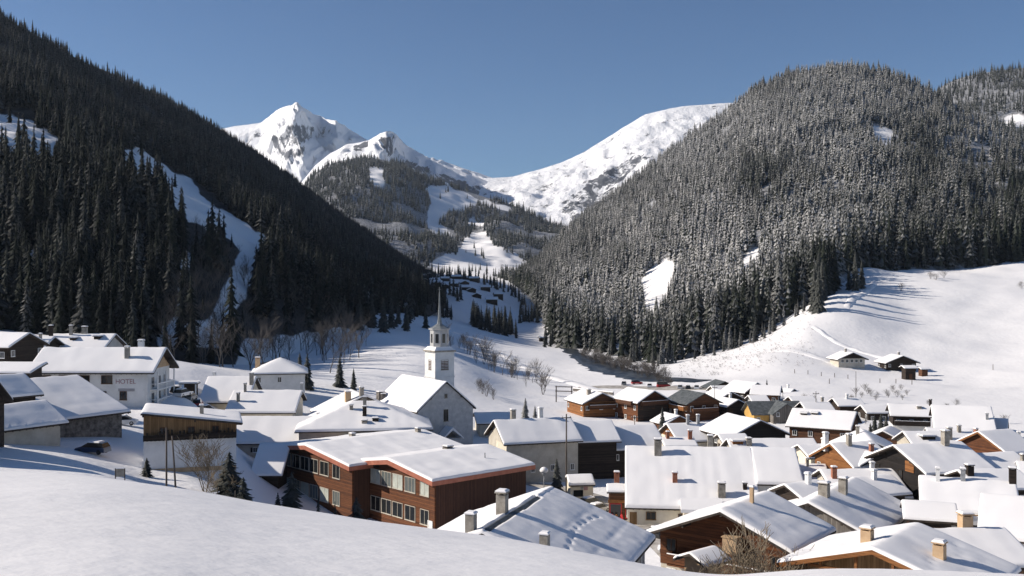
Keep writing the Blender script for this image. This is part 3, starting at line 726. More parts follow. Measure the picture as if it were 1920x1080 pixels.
    def zr(s, x, y):
        if s.hip: return s.Hr - s.tan * max(abs(y), abs(x) - (s.L/2 - max(s.hl, s.hr)))
        return s.Hr - s.tan * abs(y) * (1 if (s.hl > 1 or y < 0) else 0)
    def chimney(s, t, v, size=.8, h=1.4, mat='chimney_stone', cap=True, w2=None, snowcap=True):
        """t 0..1 from the front gable, v -1..1 from the right eave to the left eave"""
        x = -s.L/2 + t * s.L; y = v * (s.hl if v > 0 else s.hr); z = s.zr(x, y); a = size/2; c = (w2 or size)/2
        b = MB(); top = z + s.th + h; b.box(x-a, x+a, y-c, y+c, z - .6, top, 0)
        if cap:
            for sx in (-1, 1):
                for sy in (-1, 1): b.box(x+sx*a*.8-.06, x+sx*a*.8+.06, y+sy*c*.8-.06, y+sy*c*.8+.06, top, top+.16, 0)
            b.box(x-a-.1, x+a+.1, y-c-.1, y+c+.1, top+.16, top+.25, 0); top += .25
        if snowcap:
            n = 5; vs = []
            for k, (f, zz) in enumerate(((1.0, .004), (1.02, .1), (.7, .2))):
                vs += [(x-(a+.06)*f, y-(c+.06)*f, top+zz), (x+(a+.06)*f, y-(c+.06)*f, top+zz), (x+(a+.06)*f, y+(c+.06)*f, top+zz), (x-(a+.06)*f, y+(c+.06)*f, top+zz)]
            f = [(8, 9, 10, 11)]
            for k in (0, 4):
                for i in range(4): j = (i+1) % 4; f.append((k+i, k+j, k+4+j, k+4+i))
            b.add(vs, f, 1)
        return b.build('chimney', [MAT[mat], MAT['roof_snow']], s.roof)
    def dormer(s, t, v, w=1.6, h=1.3, mat='dark_wood'):
        x = -s.L/2 + t*s.L; y = v*(s.hl if v > 0 else s.hr); z = s.zr(x, y); sg = -1 if v < 0 else 1
        y1 = y - sg * min(h/s.tan, 4.0)
        b = MB(); b.box(x-w/2, x+w/2, min(y, y1), max(y, y1), z - .3, z + h, 0); b.box(x-w/2-.2, x+w/2+.2, min(y+sg*.3, y1), max(y+sg*.3, y1), z+h, z+h+.12, 0)
        b.box(x-w/2-.18, x+w/2+.18, min(y+sg*.25, y1), max(y+sg*.25, y1), z+h+.121, z+h+.42, 1)
        b.build('dormer', [MAT[mat], MAT['roof_snow']], s.roof)
    def place(s, name, mesh, face, u, z, out=0.0, parent=None):
        if face == 'F': x, y = s.x0 - out, u
        elif face == 'B': x, y = s.x1 + out, -u
        elif face == 'L': x, y = u, s.wl + out
        else: x, y = -u, -s.wr - out
        rz = {'F': 0, 'B': math.pi, 'L': -math.pi/2, 'R': math.pi/2}[face]
        return obj(name, mesh, s.root, s.M @ Matrix.Translation((x, y, z)) @ Matrix.Rotation(rz, 4, 'Z'))
    def window(s, face, u, z, w=1.0, h=1.2, out=.0, **k):
        f, p = window_meshes(w, h, **k); o = s.place('window', f, face, u, z, out); obj('pane', p, o); return o
    def windows(s, face, n, rows=1, w=.95, h=1.15, zt=None, floor=2.8, margin=1.2, out=.06, skip=(), **k):
        W = (s.wl + s.wr) if face in 'FB' else (s.x1 - s.x0); c = (s.wl - s.wr)/2 if face == 'F' else (-(s.wl - s.wr)/2 if face == 'B' else 0)
        z0 = (zt if zt is not None else s.ze + (0.0 if face in 'FB' else -.25)) - h - .35
        for r_ in range(rows):
            for i in range(n):
                if (r_, i) in skip: continue
                u = c + (0 if n == 1 else -(W/2 - margin) + (W - 2*margin) * i/(n-1))
                if z0 - r_*floor > .35: s.window(face, u, z0 - r_*floor, w, h, out, **k)
    def door(s, face, u, w=1.0, h=2.1, mat='brown_wood', out=.06):
        b = MB(); b.box(-.05, .03, -w/2, w/2, -.2, h); b.box(-.09, .03, -w/2-.1, -w/2, -.2, h+.1); b.box(-.09, .03, w/2, w/2+.1, -.2, h+.1); b.box(-.09, .03, -w/2, w/2, h, h+.1)
        return s.place('door', b.mesh('door', MAT[mat]), face, u, 0, out)
    def balcony(s, face, z, width, depth=1.2, u=0, mat='brown_wood', out=.06, snow=True, solid=True):
        b = MB(); b.box(-depth, .0, -width/2, width/2, z-.16, z)
        b.box(-depth, -depth+.06, -width/2, width/2, z+.08 if solid else z+.9, z+1.0)
        for e_ in (-1, 1):
            y = e_*(width/2-.04); b.box(-depth+.06, 0, y-.03, y+.03, z+.08 if solid else z+.9, z+1.0)
        n = max(2, int(width / (1.6 if solid else .25)))
        for i in range(n+1):
            y = -width/2+.04 + (width-.08)*i/n; b.box(-depth+.0615, -depth+.11, y-.03, y+.03, z, z+.95)
        if snow: b.box(-depth-.03, -depth+.1, -width/2, width/2, z+1.002, z+1.09, 1)
        return s.place('balcony', b.mesh('balcony', [MAT[mat], MAT['roof_snow']]), face, u, 0, out)

CAT = 'house'; VG = 'houses of the village'
def house(label, A, Y, yaw, L, hl, hr, pitch, name='house', cat=None, B=None, base=None, group=VG, minH=4.2, seed=None, shift=0, **k):
    """A: direction (px,py) of the front end of the ridge at depth Y; yaw of the ridge (degrees from +X) or B: direction of its far end"""
    a = P(A[0], A[1], Y)
    if B is not None:
        Yb = Y * (A[1] - 540.0) / (B[1] - 540.0); b = P(B[0], B[1], Yb); d = (b - a)[:2]; L = float(np.hypot(*d)); yaw = math.degrees(math.atan2(d[1], d[0]))
    y = R(yaw); c = a[:2] + np.array([math.cos(y), math.sin(y)]) * L/2
    off = np.array([-math.sin(y), math.cos(y)]) * (hl - hr)/2 * (0)
    zg = base if base is not None else gz(c[0], c[1])
    Hr = max(a[2] - zg - k.get('th', .38), minH); zg = a[2] - Hr - k.get('th', .38)
    root = empty(name, (c[0], c[1], zg), y); tag(root, label, cat or name.replace('_', ' '), group)
    return House(root, Matrix.Identity(4), L, hl, hr, pitch, Hr, seed=int(abs(A[0]*7 + A[1])) if seed is None else seed, **k)
def wing(h, L, hl, hr, pitch, Hr, dx, dy, yaw, dz=0, **k):
    """a further block of the same building, placed in its local frame (centre dx,dy)"""
    M = h.M @ Matrix.Translation((dx, dy, dz)) @ Matrix.Rotation(R(yaw), 4, 'Z')
    return House(h.root, M, L, hl, hr, pitch, Hr, seed=int(abs(dx*31 + dy*17)) + 3, **k)
# ------------------------------------------------------------------ left part of the village
# the far-left dark chalet
h = house('dark wooden chalet at far left edge, gable turned to the right, behind the barns', (56,621), 188, 0, 0, 5.5, 5.5, 24, B=(-30,620), name='chalet', wall='dark_wood', detail=1, base=None)
h.windows('F', 2, 1); h.windows('L', 2, 1)
h = house('long snow-roofed building right behind the hotel roof with three chimneys', (97,624), 222, 2, 14.2, 7, 7, 22, wall='grey_plaster', detail=1)
h.chimney(.04, -.25, .7, 2.2, 'dark_wood'); h.chimney(.32, -.12, .6, 1.8); h.chimney(.5, .05, 1.0, 1.3); h.dormer(.42, -.5, 1.2, .7); h.dormer(.78, -.45, 1.3, .9); h.windows('R', 4, 1)
h = house('small snow-roofed house squeezed between dark far-left chalet and hotel', (63,629), 212, 0, 4.6, 6, 6, 22, wall='dark_wood', detail=1); h.windows('R', 1, 1); h.chimney(.5, -.3, .5, 1)
# hotel
h = house('beige plaster hotel with long snowy roof, sign lettering and brown gable', (313,649), 181, 180, 22.5, 6.6, 6.6, 31, name='hotel', cat='hotel', group=None, wall='white_plaster', detail=2, over=1.0, gover=1.5, th=.36)
HOTEL = h
wl = h.wl
h.chimney(.27, .45, .75, 1.6, 'chimney_stone'); h.chimney(.22, -.1, .9, 1.2, 'white_plaster')
for u in (-2.6, 1.4):
    h.window('L', u, h.ze - 1.75, 1.9, 1.45, .06, frame='brown_wood', bars=1)
for u in (-1.9, -5.5, 4.9, 8.2): h.window('L', -1.9 if u == -1.9 else u, h.ze - 4.6, 1.2, 1.5, .06, frame='brown_wood', bars=1) if u < 4 else h.window('L', u, h.ze - 1.75, 1.9, 1.45, .06, frame='brown_wood')
b = MB(); yy = s_ = None
xg = h.x0 - .05; tz = h.Hr - .3; dd = h.wl - .1
b.add([(x, y, z) for x in (xg - .08, xg) for y, z in ((0, tz), (dd*.98, tz - h.tan*dd*.98), (-dd*.98, tz - h.tan*dd*.98))], [(0,1,2),(5,4,3),(0,3,4,1),(1,4,5,2),(2,5,3,0)])
b.build('gable_boarding', MAT['tan_render'], h.root)
for zf in (h.ze - 2.9, h.ze - 5.7): h.balcony('F', zf, 8.5, 1.4, 0, 'white_paint', .06, True, False)
for zf in (h.ze - 2.75, h.ze - 5.55):
    for u in (-3.2, 0, 3.2): h.window('F', u, zf, 1.5, 2.0, .06, pane='window_glass')
b = MB()
for y in (-4.2, 0, 4.2): b.box(h.x0 - 1.45, h.x0 - 1.25, y-.1, y+.1, -1, h.ze + .2)
b.build('balcony_post', MAT['white_paint'], h.root)
def lettering(text, size, mat, root, loc, rot, extr=.02, name='sign_lettering', align='CENTER'):
    cu = bpy.data.curves.new('lettering', 'FONT'); cu.body = text; cu.size = size; cu.extrude = extr; cu.align_x = align
    t = bpy.data.objects.new('lettering', cu); COL.objects.link(t); dg = bpy.context.evaluated_depsgraph_get()
    me = bpy.data.meshes.new_from_object(t.evaluated_get(dg)); bpy.data.objects.remove(t); me.materials.clear(); me.materials.append(MAT[mat])
    o = obj(name, me, root); o.location = loc; o.rotation_euler = rot; return o
lettering('HOTEL', 1.15, 'lettering_red', h.root, (-5.9, h.wl + .03, h.ze - 1.75), (R(90), 0, R(180)))
b = MB(); b.box(-7.5, -4.6, h.wl + .004, h.wl + .03, h.ze - 3.1, h.ze - 2.6); b.build('sign_band', MAT['lettering_grey'], h.root)
# barns on the left
B1 = house('big barn with wide snowy roof beside the hotel, car under its eave', (145,700), 151, 238, 14, 12.6, 6.2, 20, name='barn', wall='field_stone', upper='dark_wood', split=2.6, detail=2, group=None, over=1.0)
B2 = house('upper barn roof at left edge casting blue shadow on the bigger barn', (45,697), 136, 0, 12, 6, 6.3, 20, B=None, name='barn', wall='dark_wood', detail=2, group=None) if False else \
     house('upper barn roof at left edge casting blue shadow on the bigger barn', (45,696), 137, 238, 22, 4.6, 6.0, 29, name='barn', wall='dark_wood', detail=2, group=None)
B3 = house('lowest barn at left edge with orange gable boards and footprinted snow', (86,746), 131.5, 238, 10.6, 5.0, 6, 27, name='barn', wall='beige_plaster', upper='dark_wood', split=1.6, detail=2, group=None,
     dents=[(x, 4.4 + .3*math.sin(x*3), .22, .16) for x in np.arange(-4, 4.5, .75)] + [(x, 5.2, .2, .14) for x in np.arange(-3, 4, .6)])
b = MB()
xe = B3.L/2 + .002
for sg, hw in ((1, B3.hl), (-1, B3.hr)):
    z1 = B3.Hr - B3.tan*hw
    b.add([(x, y, z) for x in (xe, xe + .08) for y, z in ((0, B3.Hr + .02), (sg*hw, z1 + .02), (sg*hw, z1 - .5), (0, B3.Hr - .5))], [(0,1,2,3),(7,6,5,4),(0,4,5,1),(1,5,6,2),(2,6,7,3),(3,7,4,0)])
b.build('fascia', MAT['orange_wood'], B3.roof)
h = house('low shed with blue-shaded snow roof at left edge below dark chalet', (-20,677), 165, 0, 9.5, .5, 5.5, 12, name='shed', wall='dark_wood', detail=1, minH=2.6)
# plaster house with wooden top storey and pent roof
h = house('tall grey plaster house with timber top storey and sloping pent roof', (268,772), 126, 107, 10.5, .3, 12.2, 7.6, wall='blue_grey_plaster', detail=2, over=.8, gover=1.0, th=.26, base=-23.5, upper='honey_wood', split=4.15)
HP = h
b = MB(); b.box(h.x0 - .6, h.x0 - .052, -h.wr, h.wl, 4.0, 4.15); b.box(h.x0 - .6, h.x0 - .54, -h.wr, h.wl, 4.15, 4.75)
for i in range(24): y = -h.wr + (h.wl + h.wr)*i/23; b.box(h.x0 - .64, h.x0 - .601, max(y-.12, -h.wr), min(y+.12, h.wl), 3.98, 4.7 + .7*random.random())
b.build('balcony', MAT['dark_wood'], h.root)
for u in (-2.4, -5.8, -8.8): h.window('F', u, 4.75, .9, .85, .06, frame='brown_wood')
b = MB(); b.box(h.x0 - .12, h.x0 - .001, -h.wr, h.wl, -.2, .35); b.build('plinth', MAT['tan_render'], h.root)
h.chimney(.35, -.58, .5, 1.1, 'chimney_stone', False)
# white house with hip roof
h = house('white plaster house with pyramid hip roof, taller than the ones around', (524,668), 213, 0, 0.2, 6, 6, 30, name='house', wall='white_plaster', detail=1) if False else None
def hip_house(label, apex, Y, yaw, L, W, pitch, wall, wing_name='house', group=VG, base=None, **k):
    a = P(apex[0], apex[1], Y); y = R(yaw); zg = base if base is not None else gz(a[0], a[1]); Hr = a[2] - zg - .38
    root = empty(wing_name, (a[0], a[1], zg), y); tag(root, label, wing_name.replace('_', ' '), group)
    return House(root, Matrix.Identity(4), L, W/2, W/2, pitch, Hr, wall=wall, hip=W/2 if L > W else L/2 - .05, gover=.8, seed=int(apex[0]), **k)
h = hip_house('white plaster house with pyramid hip roof, rising behind the long low roof', (525,669), 246, 12, 13.6, 13.4, 26, 'white_plaster', detail=1)
h.windows('R', 3, 1, .9, 1.3, skip=((0, 0),)); h.chimney(.1, .3, 1.2, 2.2, 'tan_render'); h.windows('L', 2, 1)
h = house('cream house with plain snow roof left of the hip-roofed house', (390,704), 226, 2, 11, 6, 8.4, 30, wall='cream_plaster', detail=1, th=.42)
h.windows('R', 3, 1, .9, 1.1, shutters='shutter_orange'); h.chimney(.95, -.35, .8, 2.2); h.chimney(.1, .2, .6, 1.0, 'white_plaster')
h = house('low cream annex with two chimney shadows on its snow roof', (438,730), 217, 1, 15, 5, 7.8, 26, wall='cream_plaster', detail=1, th=.42)
h.chimney(.14, -.55, .6, 1.5); h.chimney(.18, -.1, .5, 1.5); h.windows('R', 4, 1, .8, .9); h.chimney(.98, .1, .5, 1.2, 'grey_plaster')
h = house('long low house with smooth snow roof in front of cream annex', (434,779), 205, 2, 22, 5.5, 8.2, 27, wall='beige_plaster', detail=1, th=.45, minH=6.5)
h.windows('R', 5, 1, .9, 1.0, shutters='dark_wood', zt=2.6); h.chimney(.8, .2, .5, .5)
h = house('low carport with blue-shaded snow roof left of the red-brown apartments', (487,829), 178, 2, 5.6, .5, 8.2, 27, name='carport', wall='dark_wood', detail=1, th=.35, minH=4.4, group=None)
# gable house behind the big hip roof and the hip roof itself
h = house('wide gabled house behind the round-topped snow roof, left of church', (684,739), 222, 112, 14, 9.6, 9.6, 25, wall='beige_plaster', detail=1, upper='grey_wood', split=5.2)
h.chimney(.05, .06, .9, 1.6); h.chimney(.15, .35, 1.2, 1.9, 'tan_render'); h.windows('F', 4, 1)
h.chimney(.12, -.48, 1.1, 1.7, 'field_stone')
h = hip_house('broad hip-roofed house under deep snow between apartments and church', (684,752), 207, 8, 27, 23, 20, 'beige_plaster', detail=2, th=.5, base=-31.0)
h.chimney(.5, -.24, .7, 1.8, 'chimney_stone'); h.chimney(.4, -.32, .7, .7, 'chimney_stone'); h.chimney(.5, -.55, .8, 1.6, 'dark_wood'); h.chimney(.58, -.72, 1.2, .2, 'dark_wood'); h.chimney(.5, -.8, 1.1, .25, 'chimney_stone', True)
# ---- red-brown apartment building in two staggered blocks
A = P(726, 858, 160.2); U_ = Vector((-.669, .743, 0)); V_ = Vector((.743, .669, 0))
yaw = math.degrees(math.atan2(V_.y, V_.x)); LA = 21.5
c = Vector((A[0], A[1], 0)) + V_ * LA/2; zg = -38.2
root = empty('apartment_building', (c.x, c.y, zg), R(yaw)); tag(root, 'red-brown timber apartment building with two staggered low gables and window bands', 'apartment building')
HA = House(root, Matrix.Identity(4), LA, 11.7, 11.9, 8.6, A[2] - zg - .4, wall='red_brown_wood', over=1.0, gover=1.2, th=.42, detail=2, fascia='red_fascia', fh=.7, seed=4, depth=4)
MBm = Matrix.Translation((-3.4 + 2.2, 20.0, .35))
HB = House(root, MBm, 26, 14.2, 14.2, 7.4, A[2] - zg - .4, wall='red_brown_wood', over=1.0, gover=1.2, th=.42, detail=2, fascia='red_fascia', fh=.7, seed=9, depth=4)
for H_ in (HA, HB):
    for row, zt in ((0, H_.ze - .25), (1, H_.ze - 4.75), (2, H_.ze - 9.2)):
        for i, u in enumerate((8.2, 5.0, 1.9, -1.2, -4.6, -8.4)):
            kind = (i*2 + row + (H_ is HB)) % 4
            zz = zt - 2.35
            if zz < -1: continue
            H_.window('F', u, zz, 2.75 if i != 5 else 2.2, 2.35, .03, frame='beige_plaster', pane=('pale_glass', 'window_glass', 'curtain', 'window_glass')[kind], bars=2 if kind == 0 else 1)
    # dark board painting loggia shade at the upper left of each gable
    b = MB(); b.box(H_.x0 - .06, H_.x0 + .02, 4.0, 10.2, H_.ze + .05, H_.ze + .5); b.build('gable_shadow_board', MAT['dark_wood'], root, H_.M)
for H_ in (HA, HB):     # dark brown sheets painting shade on the side walls
    b = MB(); b.box(H_.x0 + .25, H_.x1, -H_.wr - .05, -H_.wr - .002, -4, H_.Hr - H_.tan*H_.wr - .25); b.build('side_shade', MAT['shadow_brown_wood'], root, H_.M)
HA.chimney(.62, .1, 1.3, .25, 'field_stone'); HA.chimney(.7, -.55, .15, .9, 'grey_metal', False, None, False); HB.chimney(.5, .35, .9, .3)
HB.chimney(.9, -.1, .8, .5); HA.door('F', -9.9, 1.0, 2.2, 'white_paint', .06)
# ---- church
a = P(838, 713, 213); zg = -34.2; yaw = 123; LC = 21.0
c = Vector((a[0] + math.cos(R(yaw))*LC/2, a[1] + math.sin(R(yaw))*LC/2, 0))
root = empty('church', (c.x, c.y, zg), R(yaw)); tag(root, 'grey stone church with steep snow roof and tall pointed bell tower', 'church')
CH = House(root, Matrix.Identity(4), LC, 7.3, 7.3, 40, a[2] - zg - .3, wall='church_stone', over=.55, gover=.45, th=.34, detail=2, seed=12, depth=4)
CH.window('F', 0, 5.6, 1.15, 2.6, .0, frame='chimney_stone', pane='window_glass', bars=1); CH.window('F', 0, 10.6, .7, .9, .0, frame='chimney_stone', bars=0)
for u in (-7.4, -2.4, 2.6, 7): CH.window('L', u, 4.0, 1.0, 2.2, .0, frame='chimney_stone', pane='window_glass'); CH.window('R', -u, 4.0, 1.0, 2.2, .0, frame='chimney_stone')
b = MB()    # paler cream panel over the left side wall
b.box(CH.x0 + .7, CH.x1 - .7, CH.wl + .002, CH.wl + .03, -3, CH.Hr - CH.tan*CH.wl - .3)
b.build('side_panel', MAT['cream_plaster'], root)
# porch
b = MB(); b.box(CH.x0 - 2.6, CH.x0 - .004, -2.2, 2.2, -2.5, 2.3); p_ = b.build('porch', MAT['church_stone'], root)
b = MB(); b.add([(x, y, z) for x in (CH.x0 - 3.1, CH.x0 - .004) for y, z in ((-2.7, 2.1), (0, 4.1), (2.7, 2.1), (2.7, 2.3), (0, 4.75), (-2.7, 2.3))], [(0,1,2,3,4,5),(11,10,9,8,7,6)] + [(i, (i+1)%6+0, 6+(i+1)%6, 6+i)[::-1] for i in range(6)]); b.build('porch_roof', MAT['roof_snow'], p_)
CH.chimney(.93, .86, 1.5, 1.2, 'field_stone')
# tower
tw = P(824, 640, 231); rel = root.matrix_basis.inverted() if False else (Matrix.Translation((c.x, c.y, zg)) @ Matrix.Rotation(R(yaw), 4, 'Z')).inverted()
tl = rel @ Vector((tw[0], tw[1], 0)); tx, ty = tl.x, tl.y
zrow_ = lambda py: (540 - py) / FPX * 231 - zg
z_corn = zrow_(655); z_lant = zrow_(614); z_tip = zrow_(549); hs = 2.5
b = MB(); b.box(tx-hs, tx+hs, ty-hs, ty+hs, -3, z_corn - .5); b.box(tx-hs-.12, tx+hs+.12, ty-hs-.12, ty+hs+.12, z_corn - 6.4, z_corn - 6.15)
TW = b.build('tower', MAT['white_plaster'], root)
b = MB(); b.box(tx-hs-.3, tx+hs+.3, ty-hs-.3, ty+hs+.3, z_corn - .498, z_corn - .1); b.build('cornice', MAT['chimney_stone'], TW)
b = MB(); b.lathe([((hs+.3)*1.41, z_corn - .096), (hs*1.34, z_corn + .25), (hs*1.15, z_corn + .7)], 4, 0, (tx, ty), math.pi/4); b.build('tower_snow', MAT['roof_snow'], TW)
b = MB(); b.lathe([(2.2, z_corn + .3), (2.2, z_lant - .5), (2.55, z_lant - .45), (2.55, z_lant - .2)], 8, 0, (tx, ty), math.pi/8); LN = b.build('lantern', MAT['grey_plaster'], TW)
b = MB(); b.lathe([(2.5, z_lant - .198), (1.35, z_lant + .35), (.6, z_lant + .9), (.38, z_lant + 2.0), (.24, z_lant + 4.6), (.12, z_tip), (.05, z_tip + .3)], 8, 0, (tx, ty), math.pi/8); b.build('spire', MAT['spire_metal'], TW)
b = MB(); b.lathe([(.3, z_lant + 3.6), (.34, z_lant + 3.8), (.3, z_lant + 4.0)], 8, 0, (tx, ty)); b.box(tx-.05, tx+.05, ty-.05, ty+.05, z_tip, z_tip + 1.3); b.box(tx-.045, tx+.045, ty-.4, ty+.4, z_tip + .75, z_tip + .85); b.build('cross', MAT['spire_metal'], TW)
for ang, w_, zz, hh in ((0, 1.9, z_corn - 4.6, 2.3), (90, 1.2, z_corn - 4.6, 2.3), (180, 1.9, z_corn - 4.6, 2.3), (270, 1.2, z_corn - 4.6, 2.3), (270, .5, z_corn - 8.5, 1.1)):
    f_, p_ = window_meshes(w_, hh, 'chimney_stone', 'window_glass', 1 if w_ > 1 else 0)
    M_ = Matrix.Translation((tx, ty, 0)) @ Matrix.Rotation(R(ang), 4, 'Z') @ Matrix.Translation((-hs, 0, zz)); o = obj('belfry_opening', f_, TW, M_)
    b = MB(); n_ = 6
    for i in range(n_): b.box(-hs - .05, -hs - .015, -w_/2 + .08, w_/2 - .08, zz + .1 + (hh-.3)*i/n_, zz + .1 + (hh-.3)*(i+.55)/n_)
    b.build('louvre', MAT['brown_wood'], TW, Matrix.Translation((tx, ty, 0)) @ Matrix.Rotation(R(ang), 4, 'Z'))
for k in range(8):
    f_, p_ = window_meshes(.85, 2.2, 'grey_plaster', 'window_glass', 0); ap = 2.2*math.cos(math.pi/8)
    M_ = Matrix.Translation((tx, ty, 0)) @ Matrix.Rotation(R(45*k), 4, 'Z') @ Matrix.Translation((-ap - .02, 0, z_corn + 1.5)); obj('lantern_opening', p_, TW, M_)
# ---- right of the church
h = house('grey house right of church with cream gable and two chimneys', (925,785), 190, 18, 15.8, 6.4, 6.6, 29, wall='beige_plaster', detail=2, minH=7)
h.chimney(.27, .15, .9, 1.8); h.chimney(.62, .1, .8, 1.8, 'white_plaster'); h.windows('R', 4, 1, .8, 1.2, zt=3.4); h.windows('F', 2, 1, zt=3.6)
b = MB(); b.prism([(-h.wr, -2), (h.wl*.1, -2), (h.wl*.1, h.ze), (-h.wr, h.ze)], h.x0 - .06, h.x0 - .003); b.build('gable_panel', MAT['cream_plaster'], h.root)
h = house('snow-roofed barn adjoining the grey house, striped by pole shadow', (1060,787), 196, 12, 9.5, 6, 6.4, 27, name='barn', wall='dark_wood', detail=1, group=VG, minH=6.5)
h = house('dark wooden barn with broad snow roof left of the big white roofs', (1118,797), 199, 14, 12.5, 6.3, 7.0, 28, name='barn', wall='dark_wood', detail=2, minH=7.5, group=VG)
h.windows('R', 3, 1)
h = house('low flat building with snow roof right behind the church gable', (888,772), 232, 8, 9, 5, 6.5, 14, wall='beige_plaster', detail=1, minH=4)

h = house('unseen wooden house added left of the barns to cast shadow on the slope', (-205,700), 112, 8, 11, 6, 6, 30, wall='dark_wood', detail=1, minH=8)  # both houses lie outside the frame, added to cast shadows at lower left
h = house('second unseen wooden house added as shadow caster left of the snowfield brow', (-240,735), 103, -6, 10, 4, 4.5, 30, wall='dark_wood', detail=1, minH=6)
# ------------------------------------------------------------------ big white roofs in the centre right
h = house('large cream house under three broad white snow roofs in front centre', (1172,833), 165, -6.5, 20.5, 7, 12.6, 30, wall='cream_plaster', detail=2, th=.5, over=.6, gover=.4, ribs=.018, minH=9.6)
h.chimney(.26, -.15, 1.15, 2.1, 'chimney_stone'); h.chimney(.38, -.62, .75, 1.2, 'chimney_brick'); h.chimney(.68, .05, .9, 1.6); h.chimney(.72, -.82, 1.1, 1.7, 'chimney_stone'); h.chimney(.9, -.7, .6, .6, 'dark_wood')
h.window('R', 6.3, 1.2, 1.5, 1.2, .04, frame='honey_wood', pane='window_glass'); h.window('R', 1.6, 1.2, 1.2, 1.0, .04, frame='honey_wood'); h.door('R', 9.0, .9, 2.2, 'honey_wood', .02); h.windows('F', 2, 1)
w2 = wing(h, 7.2, 6, 8.2, 27, h.Hr + .06, 13.7, .2, 0, wall='blue_grey_plaster', detail=1, th=.5, ribs=.02, gover=.3)
b = MB(); b.box(-1.5, 4.0, -h.wr - 2.4, -h.wr - .05, -1, 2.9); b.build('lean_to', MAT['cream_plaster'], h.root)
b = MB(); b.add([(-1.9, -h.wr-2.8, 3.0), (4.4, -h.wr-2.8, 3.0), (4.4, -h.wr+.4, 4.1), (-1.9, -h.wr+.4, 4.1), (-1.9, -h.wr-2.8, 3.5), (4.4, -h.wr-2.8, 3.5), (4.4, -h.wr+.4, 4.6), (-1.9, -h.wr+.4, 4.6)], [(0,3,2,1),(4,5,6,7),(0,1,5,4),(1,2,6,5),(2,3,7,6),(3,0,4,7)]); b.build('lean_to_snow', MAT['roof_snow'], h.root)
BIG = h
# shop with red goods beside it
h = house('brown shop front with red goods and a glowing lamp beside cream house', (1137,906), 159, -4, 5.6, 1.8, 2.6, 12, name='shop', wall='brown_wood', detail=1, th=.35, minH=3.9, group=None, over=.5, gover=.4)
h.window('R', 1.4, .5, 1.8, 2.2, .04, frame='red_paint', bars=0); h.window('R', -1.0, .5, 1.7, 2.2, .04, frame='red_paint', bars=0); h.chimney(.3, .4, .8, 1.6, 'chimney_brick')
b = MB(); b.lathe([(.16, 0), (.2, .15), (.16, .35)], 8, 0, (0, 0)); o = b.build('lamp', MAT['lamp_glow'], h.root); o.location = (2.5, -h.wr - .35, 2.3)
b = MB(); b.box(-2.6, 2.6, -h.wr - .25, -h.wr - .06, 2.85, 3.3); b.build('shop_fascia', MAT['orange_wood'], h.root)
for i, (x, c_) in enumerate(((-1.9, 'red_paint'), (-1.3, 'orange_wood'), (-.5, 'red_paint'))):
    b = MB(); b.box(-.28, .28, -.25, .25, 0, .12, 0); b.lathe([(.24, .12), (.27, .5), (.16, .95), (.2, 1.1), (.05, 1.25)], 10, 0, (0, 0), 0, True)
    o = b.build('display_figure', MAT[c_], None); q = h.root.matrix_basis @ Vector((x, -h.wr - .9, 0)); o.location = q
    tag(o, ('red display stand left of two in front of the brown shop', 'small orange display stand between the red ones at the shop', 'red display stand nearest the lamp at the brown shop')[i], 'display stand', 'display stands at the shop')
# market hut
h = house('little snow-roofed market hut with pink sign on the small square', (1062,888), 174, 6, 4.6, 1.6, 2.8, 22, name='market_hut', cat='hut', wall='cream_plaster', detail=1, th=.4, minH=2.5, group=None, over=.4, gover=.3)
b = MB(); b.box(-.1, .0, -.35, .35, 0, .6); o = h.place('sign', b.mesh('sign', MAT['lettering_red']), 'R', -.6, 2.0, .5)
h.window('R', .6, .9, 1.6, 1.0, .02, frame='dark_wood', bars=0)
# houses between
h = house('yellow-gabled house with snow roof behind the big white roofs', (1249,792), 226, 14, 12.5, 6, 6.6, 26, wall='cream_plaster', upper='orange_wood', split=4.2, detail=1, minH=7)
h.chimney(.4, -.1, .6, 1.7, 'grey_metal'); h.chimney(.6, -.1, .6, 1.7, 'grey_metal'); h.windows('F', 2, 1)
h = house('low pale house with brick chimneys tucked behind big white roof', (1238,818), 192, 3, 6.5, 3, 4, 15, wall='cream_plaster', detail=1, minH=4.5); h.chimney(.2, -.2, .6, 1.0, 'chimney_brick'); h.chimney(.85, -.3, .7, 1.4, 'chimney_brick'); h.windows('R', 2, 1)
h = house('wide snow roof with small orange dormer right of big white roofs', (1362,820), 197, 2, 17.5, 6, 9, 24, wall='beige_plaster', detail=1, minH=6); h.dormer(.1, -.25, 2.0, .8, 'orange_wood'); h.chimney(.22, -.25, 1.0, 1.0); h.chimney(.75, -.7, .7, .5); h.windows('R', 4, 1)
h = house('steep blue-shaded snow roof between big white roofs and orange chalet', (1469,866), 168, -8, 7.0, .5, 6.5, 30, wall='dark_wood', detail=1, minH=6); h.chimney(.55, -.1, .4, 1.0); h.windows('R', 2, 1)
h = house('snow-roofed house with red brick chimney below the orange-gabled chalet', (1536,877), 152, 2, 11.5, 4, 7.2, 22, wall='beige_plaster', detail=1, minH=6); h.chimney(.12, -.35, .7, 1.4, 'chimney_brick'); h.chimney(.7, -.05, .6, .8, 'white_plaster'); h.windows('R', 3, 1)
h = house('orange-gabled chalet with smooth snow roof beside the big black barn', (1556,828), 165, 17, 8.6, 6.0, 6.4, 26, name='chalet', wall='dark_wood', detail=2, minH=7.5, fascia='orange_wood', upper='orange_wood', split=5.0); h.chimney(.35, -.15, .7, 1.5); h.chimney(.05, .3, .7, 1.9, 'white_plaster'); h.windows('F', 2, 1); h.windows('R', 3, 1)
